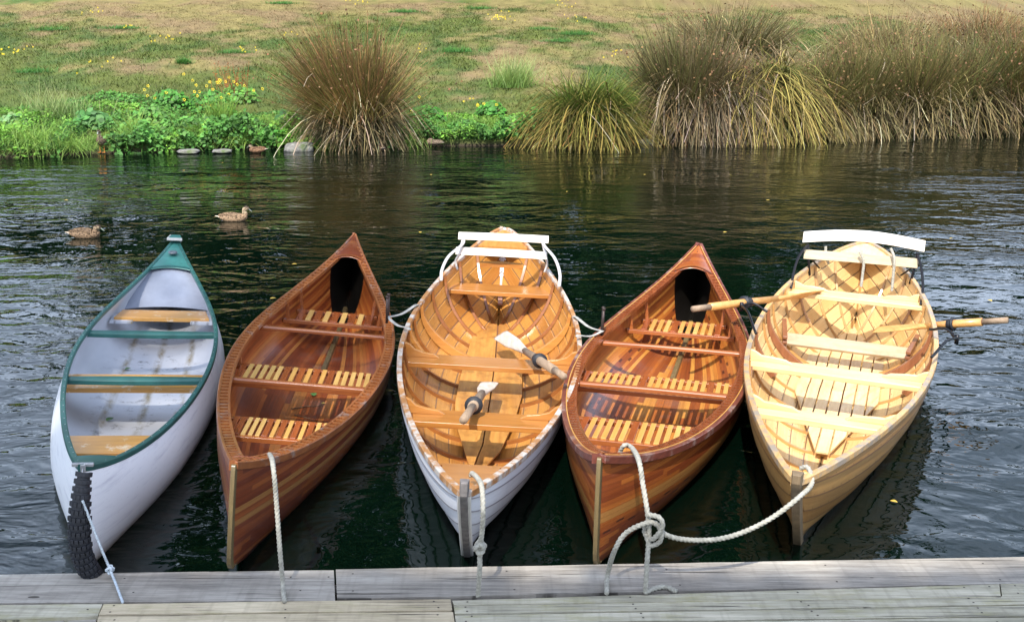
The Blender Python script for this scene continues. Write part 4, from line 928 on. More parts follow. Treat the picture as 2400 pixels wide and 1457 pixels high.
def knee(H,x,z,mat,side,ln=.20,th=.026):
    u=x/H.L; yt=H.wid(x,z); yg=H.wid(x,H.zg(u)-.012); zt=H.zg(u)-.010
    pts=[(x,yt-ln,z),(x,yt-ln*.82,z+.022),(x,yt-ln*.5,z+.030),(x,yt-ln*.25,z+(zt-z)*.55),(x,yt-ln*.1,z+(zt-z)*.9),(x,yg-.01,zt),(x,yg,zt),(x,yt,z)]
    pts=[(a,side*b,c) for a,b,c in pts]; m=MB(); m.extr(pts if side>0 else pts[::-1],(th,0,0)); m.build('knee',mat,H.root,False,.003)
H3=skiff(PB[3],'white painted clinker rowing skiff with honey coloured inside, in the middle',CLINK3,WHITEP,WORNRAIL,M_wood('dark_honey_rib',(.18,.06,.014),(.33,.12,.028),1,.3,.4),15,-.11)
ft=-.045
floorpanel(H3,[[(1109,1093),(1098,1085),(1066,983),(1067,940),(1078,886),(1098,816),(1111,777),(1137,732),(1168,732),(1160,840),(1148,930),(1130,1040)],
 [(1112,1093),(1137,1093),(1173,1055),(1206,985),(1224,925),(1224,859),(1216,751),(1206,734),(1171,732),(1163,840),(1151,930),(1133,1040)]],ft,FLOORB)
_,xt1,zt1,_=H3.cross(1150,848,.095,.19,.03,'thwart',HONEY,-.004); _,xt2,zt2,_=H3.cross(1130,980,.09,.19,.03,'thwart',HONEY,-.004); H3.cross(1170,676,.12,.24,.03,'stern_seat',HONEY,-.004)
for xx,zz in ((xt1,zt1),(xt2,zt2)):
    for sg in (1,-1): knee(H3,xx+.03,zz,KNEEW,sg)
def sheet(H,x0,x1,drop,mat,name):
    m=MB(); n_=12; top=[];
    P=[[(x,c_*H.wid(x,H.zg(x/H.L)-drop),H.zg(x/H.L)-drop) for c_ in np.linspace(-1,1,9)] for x in np.linspace(x0,x1,n_)]
    m.grid(P,flip=x1<x0); b=len(P)*9; P2=[[(a,b_,c-.018) for a,b_,c in r] for r in P]; m.grid(P2,flip=not (x1<x0))
    for k in range(8): m.f.append((k,k+1,b+k+1,b+k)); m.mi.append(0)
    return m.build(name,mat,H.root,False)
xs_,_z=H3.X(1105,1088,.05); sheet(H3,xs_,.03,.05,HONEY,'bow_sheet')
sheet(H3,H3.L*.935,H3.L*.995,.01,HONEYX,'stern_deck')
x,z=H3.X(1172,572,.0); m=MB(); P=[]
for k in range(15):
    t=-1+k/7; P.append([(x+.03*(1-t*t)-.02,t*.155,z+.01),(x+.03*(1-t*t)+.03,t*.155,z+.015),(x+.03*(1-t*t)+.03,t*.155,z-.015),(x+.03*(1-t*t)-.02,t*.155,z-.02)])
m.grid(P,closed=True); m.build('breasthook',HONEY,H3.root,False)
H3.stempiece('stem_post',GREYP,.036,.024,0,.05)
m=MB(); q=H3.sec(0,1); P=[]
for v in np.linspace(.0,.93,18):
    q=H3.sec(0,v); P.append([(q[0]-.002,.026,q[2]),(q[0]-.012,.021,q[2]),(q[0]-.012,-.021,q[2]),(q[0]-.002,-.026,q[2])])
m.grid(P); m.build('stem_paint_edge',IVORY,H3.root)
m=MB(); P=[]
for u in np.linspace(.56,.93,20):
    q=H3.sec(u,0,H3.t); P.append([(q[0],y_,q[2]+z_) for y_,z_ in ((.032,.002),(.026,.028),(-.026,.028),(-.032,.002))])
m.grid(P); m.build('keelson',REDK,H3.root)
a=H3.loc(1172,604,.30); b=H3.loc(1172,722,.02); m=MB(); m.beam((a[0],a[1],.22),(b[0],b[1],.05),.035,.02); m.build('rudder_strut',M_wood('pinkish_strut',(.30,.13,.08),(.50,.30,.22),0,.5,.1),H3.root,False,.003)
# outrigger chocks: thick curved timbers on the sides
def chock(H,u,mat,w=.03,th=.035,v0=.35,v1=.99):
    for sg in (1,-1):
        m=MB(); P=[]
        for v in np.linspace(v0,v1,14):
            q=H.sec(u,v,H.t); tt=th*(.4+.6*math.sin(PI*min(1,(v-v0)/(v1-v0)+.15)**.8))
            P.append([(q[0]-w/2,sg*(q[1]+.002),q[2]),(q[0]+w/2,sg*(q[1]+.002),q[2]),(q[0]+w/2,sg*(q[1]-tt),q[2]+tt*.6),(q[0]-w/2,sg*(q[1]-tt),q[2]+tt*.6)])
        m.grid(P,closed=True,flip=sg<0); m.build('chock',mat,H.root,False,.003)
xa,_=H3.X(978,715,.0); xb,_=H3.X(955,765,.0)
chock(H3,xa/H3.L,KNEEW,.04,.05,.2); chock(H3,xb/H3.L,KNEEW,.05,.04,.55)
def outrigger(H,inner,outer,z,mat,r,pin,flat=False,name='outrigger'):
    e=bpy.data.objects.new(name,None); COL.objects.link(e); e.parent=H.root; e.empty_display_size=.05
    O=H.loc(*outer,z)
    for px,py in inner:
        I=H.loc(px,py,z-.01); mid=(I+O)/2+np.array([.015 if flat else 0,0,.03 if not flat else -.022]); m=MB()
        p_=spline([I+(I-O)*.12-np.array([0,0,.004]),I,mid,O],8)
        m.tube(p_,r,8,flat=.35 if flat else 1.0,up=(0,0,1) ); m.build('arm',mat,e,True)
    for dx in pin:
        P0=O+np.array([dx,0,-.03]); m=MB(); m.tube([P0,P0+(0,0,.17)],.008,8); m.tube([P0+(0,0,.16),P0+(0,0,.172)],.011,8); m.build('rowlock_pin',OLDM,e,True)
    return e,O
outrigger(H3,[(972,716),(955,768)],(908,743),H3.zm+.05,M_plain('worn_arm_paint',(.40,.38,.34),.6,.1,var=.4,scale=30),.013,(-.03,.04),True)
outrigger(H3,[(1352,744),(1357,786)],(1412,776),H3.zm+.05,M_plain('worn_arm_paint',(.40,.38,.34),.6,.1,var=.4,scale=30),.013,(.02,.06),True)
def backrest(H,rows,z0,z1,wood,metal,r,arms):
    """rows: (left px, right px, local z, height) of the two boards"""
    e=bpy.data.objects.new('backrest',None); COL.objects.link(e); e.parent=H.root; e.empty_display_size=.05
    for (l,rg,xl,hh,bow) in rows:
        A=H.locx(*l,xl);B=H.locx(*rg,xl); m=MB(); P=[]; K=17
        for k in range(K):
            t=k/(K-1); p=A+(B-A)*t; c_=np.array([-bow*0+.0,0,0]); p=p+np.array([.05*math.sin(PI*t)*(1 if bow else .3),0,bow*math.sin(PI*t)])
            P.append([p+np.array([-.011,0,-hh/2]),p+np.array([.011,0,-hh/2]),p+np.array([.030,0,hh/2]),p+np.array([.010,0,hh/2])])
        m.grid(P,closed=True); m.f.append((3,2,1,0)); m.mi.append(0); e_=(K-1)*4; m.f.append((e_,e_+1,e_+2,e_+3)); m.mi.append(0)
        m.build('back_board',(wood if not isinstance(wood,tuple) else wood[0 if bow else 1]),e,False,.004)
    for pts in arms:
        m=MB(); m.tube(spline([H.locx(px,py,xx) for px,py,xx in pts],8),r,8,flat=.6); m.build('arm',metal,e,True)
    return e
xbk=H3.loc(1180,665,H3.zg(.8)-.12)[0]-.02; print('H3 backrest x',xbk/H3.L)
xb3,_=H3.X(1170,640,.0)
backrest(H3,[((1074,553),(1286,562),xb3,.050,.0),((1068,588),(1282,600),xb3-.03,.050,.0)],0,0,BLEACH,WMET,.011,
 [[(1034,658,xb3-.35),(1036,632,xb3-.30),(1052,600,xb3-.18),(1084,572,xb3-.03),(1086,556,xb3)],[(1311,672,xb3-.35),(1312,640,xb3-.30),(1300,605,xb3-.18),(1276,576,xb3-.03),(1270,562,xb3)],
  [(1086,556,xb3),(1076,595,xb3-.03),(1068,612,xb3),(1072,632,xb3)],[(1270,562,xb3),(1279,600,xb3-.03),(1282,620,xb3),(1276,638,xb3)]])

H5=skiff(PB[5],'pale varnished clinker rowing skiff lit by the sun, the rightmost boat','x' and CLINK5,PALEOUT,PALERAIL,M_wood('pale_rib',(.34,.17,.055),(.52,.30,.11),1,.3,.3),14,-.11)
P5=[(1917,1057),(1890,1000),(1863,950),(1860,890),(1880,830),(1915,790),(1962,752),(2015,742),(2040,770),(2085,820),(2088,900),(2080,950),(2030,1000),(1958,1057)]
# board edges: the panel is cut in seven boards by dark gaps fanning with the boat
L5=[H5.loc(px,py,-.045)[:2] for px,py in P5]; xs5=np.array([p_[0] for p_ in L5]); xlo,xhi=xs5.min(),xs5.max()
def panel_y(x,side,half=.235):
    f=(x-xlo)/(xhi-xlo); wv=min(1,.24+f*3.4 if f<.25 else 1.1); wv=min(wv,.22+(1-f)*2.6); return half*min(1,wv)
cy=0.0
gb=lambda y:xlo+.95*(min(1,max(0,abs(y)-.035)/.21))**1.0; gs=lambda y:xhi-.55*(min(1,max(0,abs(y)-.035)/.21))**1.2
for k in range(7):
    y0=-.245+k*.07+.004; y1=y0+.062; m=MB(); P=[]
    for t in np.linspace(0,1,36):
        row=[]
        for y in (y0,y1):
            x=gb(y)+(gs(y)-gb(y))*t
            row.append((x,y,-.045+.014*math.exp(-((x-(xlo+xhi)/2-.25)/.07)**2)+.014*math.exp(-((x-(xlo+xhi)/2+.45)/.07)**2)))
        (a,b)=row; P.append([(a[0],a[1],a[2]-.012),(b[0],b[1],b[2]-.012),b,a])
    m.grid(P,closed=True,flip=True); m.f.append((0,1,2,3)); m.mi.append(0); e_=35*4; m.f.append((e_+3,e_+2,e_+1,e_)); m.mi.append(0); m.build('floorboard',PALEX,H5.root,False,.0015)
_,xa,za,_=H5.cross(1965,872,.07,.16,.03,'thwart',PALEW,-.004); _,xb,zb,_=H5.cross(1925,978,.07,.13,.03,'thwart',PALEW,-.004); _,xc,zc,_=H5.cross(2018,695,.06,.19,.03,'stern_seat',PALEW,-.004)
for xx,zz in ((xa,za),(xb,zb),(xc,zc)):
    for sg in (1,-1): knee(H5,xx+.03,zz,PALEW,sg,.24)
zf=.10; A=H5.loc(1828,784,zf); B=H5.loc(2128,838,zf); xm=(A[0]+B[0])/2; yy=H5.wid(xm,zf)-.02; m=MB(); m.beam((xm,-yy,zf),(xm,yy,zf),.10,.022,up=(-.5,0,.85)); m.build('footrest',GREYW,H5.root,False,.004)
for sg in (1,-1):
    m=MB(); 
    for k in range(3): m.beam((xm-.12,sg*(yy-.02-k*.0),zf-.03+k*.035),(xm+.22,sg*(yy+.03),zf+.0+k*.035),.03,.02)
    m.build('footrest_rack',REDK,H5.root,False,.003)
xo,_=H5.X(1790,725,.0); xp,_=H5.X(1768,778,.0); chock(H5,xo/H5.L,REDK,.035,.045,.25); chock(H5,xp/H5.L,REDK,.035,.035,.55)
H5.stempiece('stem_post',M_wood('dark_stem_post',(.12,.08,.04),(.26,.18,.10),2,.6,.1),.045,.03,0,.035)
sheet(H5,.20,.02,.022,PALEX,'bow_sheet'); sheet(H5,H5.L*.93,H5.L*.995,.008,PALEX,'stern_deck')
m=MB(); P=[]
for u in np.linspace(.50,.93,20):
    q=H5.sec(u,0,H5.t); P.append([(q[0],y_,q[2]+z_) for y_,z_ in ((.035,.002),(.03,.026),(-.03,.026),(-.035,.002))])
m.grid(P); m.build('keelson',REDK,H5.root)
_,OL=outrigger(H5,[(1792,727),(1768,772)],(1738,716),H5.zm+.09,IRON,.008,()); _,OR=outrigger(H5,[(2186,772),(2190,830)],(2243,792),H5.zm+.09,IRON,.008,())
xb5,_=H5.X(2010,640,.0)
backrest(H5,[((1882,556),(2168,578),xb5,.075,.03),((1884,596),(2152,618),xb5-.04,.062,.0)],0,0,(BLEACH,M_wood('grey_yellow_board',(.40,.30,.17),(.62,.50,.32),1,.6,0,stain=.4)),IRON,.009,
 [[(1854,676,xb5-.38),(1860,640,xb5-.28),(1872,602,xb5-.16),(1894,572,xb5)],[(2158,714,xb5-.38),(2163,680,xb5-.28),(2160,632,xb5-.14),(2150,594,xb5)],
  [(1894,572,xb5),(1895,610,xb5-.03),(1898,645,xb5)],[(2150,594,xb5),(2140,640,xb5-.03),(2132,665,xb5)],[(1896,600,xb5-.03),(1920,628,xb5+.1)],[(2145,622,xb5-.03),(2112,645,xb5+.1)]])

# ---- oars (each lies in a skiff; handle end nearest)
def Wp(H,p): q=np.array(H.M)@np.array([*p,1.]); return q[:3]
GO='oars lying in the two skiffs'
def oar(label,handle,collar_t,blade,shaft_t,grip,loom,bladem,r=.021,bw=.065,roll=0.0,grip_t=.1,bank=None):
    h=np.array(handle); b=np.array(blade); d=b-h; L=np.linalg.norm(d); d/=L
    root=thing('oar',label,'oar',h,group=GO); m0=np.array([0,0,0.])
    up=np.array([0,0,1.]); sdv=np.cross(d,up); sdv/=np.linalg.norm(sdv); un=np.cross(sdv,d)
    sdv,un=sdv*math.cos(roll)+un*math.sin(roll),un*math.cos(roll)-sdv*math.sin(roll)
    m=MB(); m.tube([d*0,d*L*grip_t],[r*.78,r*.8],14); m.build('grip',grip,root,True)
    m=MB(); m.tube([d*L*grip_t,d*L*(collar_t),d*L*shaft_t],[r*1.05,r*1.05,r*.85],14); m.build('shaft',loom,root,True)
    m=MB(); m.tube([d*L*(collar_t-.022),d*L*(collar_t+.022)],r*1.35,16); m.tube([d*L*(collar_t-.024),d*L*(collar_t-.012)],r*1.8,16); m.build('collar',RUB,root,True)
    m=MB(); P=[]; K=22
    for k in range(K):
        t=k/(K-1); c_=d*L*(shaft_t-.03+(1.03-shaft_t)*t); w=np.interp(t,[0,.15,.5,.95,1],[r*.8,r*1.1,bw,bw*1.08,bw*1.0]); th=np.interp(t,[0,.2,.5,1],[r*.8,r*.7,.009,.005])
        P.append([c_+sdv*w*math.cos(a)+un*th*math.sin(a) for a in np.linspace(0,2*PI,14,endpoint=False)])
    m.grid(P,closed=True); m.f.append(tuple(range((K-1)*14,K*14))); m.mi.append(0); m.f.append(tuple(range(14))[::-1]); m.mi.append(0)
    m.build('blade',bladem,root,True)
    return root,h+d*L*collar_t
z1=zt1+.055
hA=Wp(H3,H3.loc(1322,882,.36)); bA=Wp(H3,H3.loc(1172,784,.10)); oar('weathered oar lying across the rear thwart of the white skiff, handle to the right',hA,.34,bA,.55,OARG,OARG,OARP,.024,.05,.5,.12)
hB=Wp(H3,H3.loc(1086,984,.33)); bB=Wp(H3,H3.loc(1148,896,.10)); oar('weathered oar resting on the front thwart of the white skiff, handle to the viewer',hB,.36,bB,.66,OARG,OARG,OARP,.026,.05,.0,.3)
hC=Wp(H5,H5.loc(1624,724,.42)); bC=Wp(H5,H5.loc(1915,688,.31)); _,cC=oar('oar of the pale skiff reaching left over the orange canoe',hC,.40,bC,.66,OARG,OARW,OARW,.024,.065,.55,.12)
hD=Wp(H5,H5.loc(2362,750,.44)); bD=Wp(H5,H5.loc(2052,772,.20)); _,cD=oar('oar of the pale skiff reaching right over the water',hD,.41,bD,.60,OARG,OARW,OARW,.024,.06,.15,.18)
for c_,nm in ((cC,'left'),(cD,'right')):
    l=H5.Mi@np.array([*c_,1.]); l=l[:3]; m=MB(); a=np.linspace(-.75*PI,.75*PI,18)
    ring=[l+np.array([0,0,-.0])+np.array([.036*math.cos(t-PI/2+PI),0,.036*math.sin(t-PI/2+PI)]) for t in a]
    m.tube(ring,.007,8); O=OL if nm=='left' else OR; m.tube(spline([l+(0,0,-.036),(l+O)/2+(0,0,-.03),O],6),.009,8); m.tube([O+(0,0,.02),O-(0,0,.035)],.012,8); m.build('rowlock',IRON,H5.root,True)

# ---- jetty
DZ=.065
DOCK=[]
def dockmat(name,a,b,yel=0):
    n=NT(name); o=n.coord(); inf=n.n('ShaderNodeObjectInfo').outputs['Random']
    ofs=n.n('ShaderNodeCombineXYZ',{0:n.math('MULTIPLY',inf,37),1:n.math('MULTIPLY',inf,11)}).outputs[0]; oo=n.n('ShaderNodeVectorMath',{0:o,1:ofs},operation='ADD').outputs[0]
    g=n.noise(n.mapv(oo,(1.6,34,34)),1.5,9,.72); g2=n.noise(n.mapv(oo,(.8,3.0,1)),2,6,.65); f=n.math('ADD',n.math('MULTIPLY',g,.55),n.math('MULTIPLY',g2,.5))
    c=n.ramp(f,[(.36,tuple(x*.5 for x in a)),(.5,a),(.66,b)])
    sw=n.noise(n.mapv(oo,(34,2.2,1),rot=(0,0,.45)),1.0,2,.5); c=n.mix(n.math('MULTIPLY',n.ramp(sw,[(.52,(0,0,0)),(.7,(1,1,1))]),.28),c,tuple(x*.55 for x in a))
    if yel: c=n.mix(n.math('MULTIPLY',n.ramp(n.noise(n.mapv(oo,(2.5,9,1)),2,6,.7),[(.5,(0,0,0)),(.68,(1,1,1))]),yel),c,(.27,.25,.10))
    ck=n.ramp(n.noise(n.mapv(oo,(1.3,60,1),(3,1,0)),1.2,5,.6),[(.60,(0,0,0)),(.64,(1,1,1))]); c=n.mix(n.math('MULTIPLY',ck,.75),c,(.03,.025,.02))
    vo=n.n('ShaderNodeTexVoronoi',{'Vector':n.mapv(oo,(1.8,5,1)),'Scale':1.0}).outputs['Distance']; c=n.mix(n.math('MULTIPLY',n.math('LESS_THAN',vo,.045),.85),c,(.035,.028,.022))
    n.bump(f,.8,.009); return n.fin(c,.85,0,0,.3)
DG=dockmat('grey_weathered_plank',(.285,.255,.215),(.46,.42,.36)); DT=dockmat('tan_weathered_plank',(.44,.36,.24),(.62,.52,.36),.35); DY=dockmat('mossy_grey_plank',(.35,.32,.235),(.54,.49,.38),.55)
NAIL=M_plain('rusty_nail',(.05,.035,.028),.6,.3,var=.4)
jet=thing('jetty','weathered wooden boat jetty across the bottom of the picture','jetty',(0,3.6,0))
def plank(c,mat,dz=0.0,label=None,th=.045):
    pts=[atz(px,py,DZ+dz)-np.array([0,3.6,0]) for px,py in c]; m=MB()
    A,B_,C_,D_=[p[:2] for p in pts]; K=max(2,int(np.linalg.norm(B_-A)/.06)); top=[];bot=[]
    for k in range(K+1):
        t=k/K; a=A+(B_-A)*t; d=D_+(C_-D_)*t; j=(vnoise(a[0]*9,a[1]*3,3)-.5)*.004; top.append((a[0],a[1]+j)); bot.append((d[0],d[1]+(vnoise(d[0]*11,4,8)-.5)*.004))
    P=[[(t_[0],t_[1],DZ+dz-th),(t_[0],t_[1],DZ+dz),(b_[0],b_[1],DZ+dz),(b_[0],b_[1],DZ+dz-th)] for t_,b_ in zip(top,bot)]
    m.grid(P,closed=True); n_=len(P); m.f.append((0,1,2,3)); m.mi.append(0); e=(n_-1)*4; m.f.append((e+3,e+2,e+1,e)); m.mi.append(0)
    Lp=np.linalg.norm(B_-A); wdt=np.linalg.norm(D_-A); nx_=np.arange(.05,Lp-.03,.62); md=(B_-A)/Lp; mw=(D_-A)/wdt
    for q_ in list(nx_)+[Lp-.05]:
        for fr_ in ((.22,.78) if wdt>.05 else (.5,)):
            c_=A+md*(q_+random.uniform(-.015,.015))+mw*wdt*(fr_+random.uniform(-.05,.05)); m.add([(c_[0]+.0042*math.cos(a_),c_[1]+.0042*math.sin(a_),DZ+dz+.0008) for a_ in np.linspace(0,2*PI,8,endpoint=False)],[tuple(range(8))],None,1)
    o=m.build('plank',[mat,NAIL],jet,False,0); 
    if label: o['label']=label
    return o
plank([(-500,1352),(782.5,1335),(785.5,1406),(-500,1416)],DG); plank([(787,1333),(2900,1295),(2900,1354),(790,1402)],DG,.004)
plank([(-500,1421),(240,1414.5),(229,1442),(-500,1476)],DY,.003,'short grey end plank with a pale streak'); plank([(-500,1480),(150,1448),(140,1520),(-500,1560)],DG,-.01); plank([(160,1448),(226,1445),(215,1520),(150,1520)],DG,-.01)
plank([(243,1414.5),(1056,1403),(1060,1428),(232,1438.5)],DT,.005); plank([(231,1443),(1062,1432.5),(1068,1474),(222,1480)],DT,.003); 
plank([(1060,1406),(2342,1368),(2346,1397),(1064,1416)],DY,.006); plank([(2345,1368),(2900,1350),(2900,1384),(2349,1396)],DY,.003)
plank([(1064,1419),(2900,1387),(2900,1407),(1066,1437)],DY,.003); plank([(1066,1440.5),(2900,1410),(2900,1437),(1069,1459)],DY,.002); plank([(1069,1462),(2900,1440),(2900,1490),(1071,1500)],DY,.003)
for k in range(7):
    a=1503+k*75; plank([(-900,a+12),(1000,a),(1000,a+70),(-900,a+86)],DT if k%2 else DG,0); plank([(1006,a),(3300,a-22),(3300,a+46),(1006,a+70)],DG if k%2 else DY,0)
A=atz(-500,1352,DZ)-np.array([0,3.6,0]); B_=atz(2900,1295,DZ)-np.array([0,3.6,0])
m=MB(); m.beam((A[0],A[1]-.06,-.10),(B_[0],B_[1]-.06,-.10),.06,.22); m.build('edge_beam',DG,jet,False,.004)
for k in range(5):
    t=(k+.5)/5; p=A+(B_-A)*t; m=MB(); m.tube([(p[0],p[1]-.2,-.95),(p[0],p[1]-.2,.005)],.08,12); m.build('pile',GREYP,jet,True)

# ---- ropes
GR='mooring lines from the boats to the jetty'
def surf(p,dz=.0): return p+np.array([0,0,dz])
def rope(label,pts,r,mat=ROPE,extra=None,lobes=3,name='mooring_rope'):
    r=r*.84
    base=np.array(pts[-1]); root_o=np.array([base[0],base[1],base[2]]); P=spline(pts,10)-root_o; m=MB(); m.tube(P,r,12,lobes=lobes,pitch=r*1.9,amp=.17,step=r*.42)
    for e in (extra or []): m.tube(spline(e,8)-root_o,r,12,lobes=lobes,pitch=r*1.9,amp=.17,step=r*.42)
    o=m.build(name,mat,None,True); o.location=root_o; tag(o,label,'rope',GR); return o
def knot(c,R,r,n=3):
    c=np.array(c); out=[]
    for k in range(n):
        a0=k*2.1; pts=[c+np.array([R*math.cos(t)*(.9 if k%2 else .6),R*.6*math.sin(t+a0),R*math.sin(t)*(.6 if k%2 else .95)]) for t in np.linspace(0,2*PI*.92,9)]; out.append(pts)
    return out
t0=Wp(H1,H1.locx(193,1172,-.10)); k1=aty(258,1334,3.86); k1=atz(258,1334,.10)
rope('thin blue white cord from the tyre of the white canoe',[t0,(t0*2+k1)/3+(0,0,-.004),(t0+2*k1)/3+(0,0,-.006),k1,atz(272,1368,.085),atz(288,1411,.075)],.0055,CORD,knot(k1,.014,.005,3))
g2=Wp(H2,H2.loc(633,1066,H2.zg(.08)+.02)); g2i=Wp(H2,H2.loc(625,1074,H2.zg(.08)-.05))
rope('pale rope hanging straight down from the red brown canoe',[g2i+(0,.06,-.05),g2i+(0,.03,0),g2,aty(640,1090,3.86),aty(648,1180,3.83),aty(656,1290,3.80),atz(663,1370,.09),atz(667,1409,.078)],.0100)
b3=Wp(H3,H3.loc(1108,1116,H3.zg(.05)-.04)); kk=aty(1125,1282,3.70)
rope('white rope with one knot from the bow of the white skiff',[b3+(-.01,.03,-.01),b3+(0,0,.012),Wp(H3,H3.loc(1128,1135,H3.zg(.03)+.03)),aty(1132,1190,3.66),aty(1130,1240,3.68),kk,aty(1124,1330,3.70),atz(1120,1396,.078)],.0105,ROPE,knot(kk,.02,.01,3))
g4=Wp(H4,H4.loc(1480,1048,H4.zg(.07)+.02)); K4=aty(1522,1232,3.78)
rope('thick twisted rope hanging from the orange canoe through a knot to the planks',[g4+(-.05,.05,-.06),g4+(-.03,.02,.0),g4,aty(1497,1078,3.88),aty(1506,1130,3.82),aty(1518,1205,3.78),aty(1521,1250,3.78),aty(1517,1310,3.76),atz(1512,1388,.08)],.0105,ROPE,[[aty(1518,1205,3.77),aty(1545,1212,3.74),aty(1552,1235,3.74),aty(1530,1262,3.76),aty(1512,1250,3.79),aty(1512,1225,3.79)]])
b5=Wp(H5,H5.loc(1893,1104,H5.zg(.03)+.01))
rope('thick twisted rope sagging from the bow of the pale skiff to the big knot',[b5+(-.02,.03,.0),b5+(0,0,.015),Wp(H5,H5.loc(1898,1125,H5.zg(.02)-.02))+(0,-.03,0),aty(1872,1165,3.85),aty(1810,1212,3.84),aty(1745,1245,3.83),aty(1680,1263,3.82),aty(1610,1264,3.80),aty(1560,1252,3.78),aty(1535,1225,3.76),aty(1505,1228,3.76),aty(1465,1250,3.77),aty(1440,1290,3.77),atz(1424,1345,.10),atz(1422,1390,.08)],.0105,ROPE,[[aty(1535,1225,3.75),aty(1550,1240,3.75),aty(1546,1268,3.76),aty(1524,1276,3.77),aty(1513,1250,3.775)]])
rope('short curved rope tail lying on the planks below the orange canoe',[atz(1512,1388,.078),atz(1535,1378,.079),atz(1560,1374,.079),atz(1586,1385,.077)],.0105)
for px,py in ((1930,590),(2015,598),(2090,615)): pass
rp=[H5.locx(1936,585,xb5),H5.locx(1938,600,xb5-.02),H5.locx(1942,618,xb5)]; 
for lab,pts,mt in (('white cord loop hanging at the left of the pale skiff backrest',[(1935,577,.0),(1936,600,-.01),(1942,618,.02)],ROPE),('twisted cord hanging in the middle of the pale skiff backrest',[(2015,590,-.06),(2024,612,-.07),(2022,640,-.08),(2018,672,-.1)],ROPE),('twisted cord hanging at the right of the pale skiff backrest',[(2088,582,-.03),(2096,606,-.07),(2094,640,-.08),(2090,682,-.1)],ROPE)):
    o=rope(lab,[Wp(H5,H5.locx(a_,b_,xb5+c_)) for a_,b_,c_ in pts],.011,mt,name='hanging_cord'); o['group']='cords on the backrest of the pale skiff'

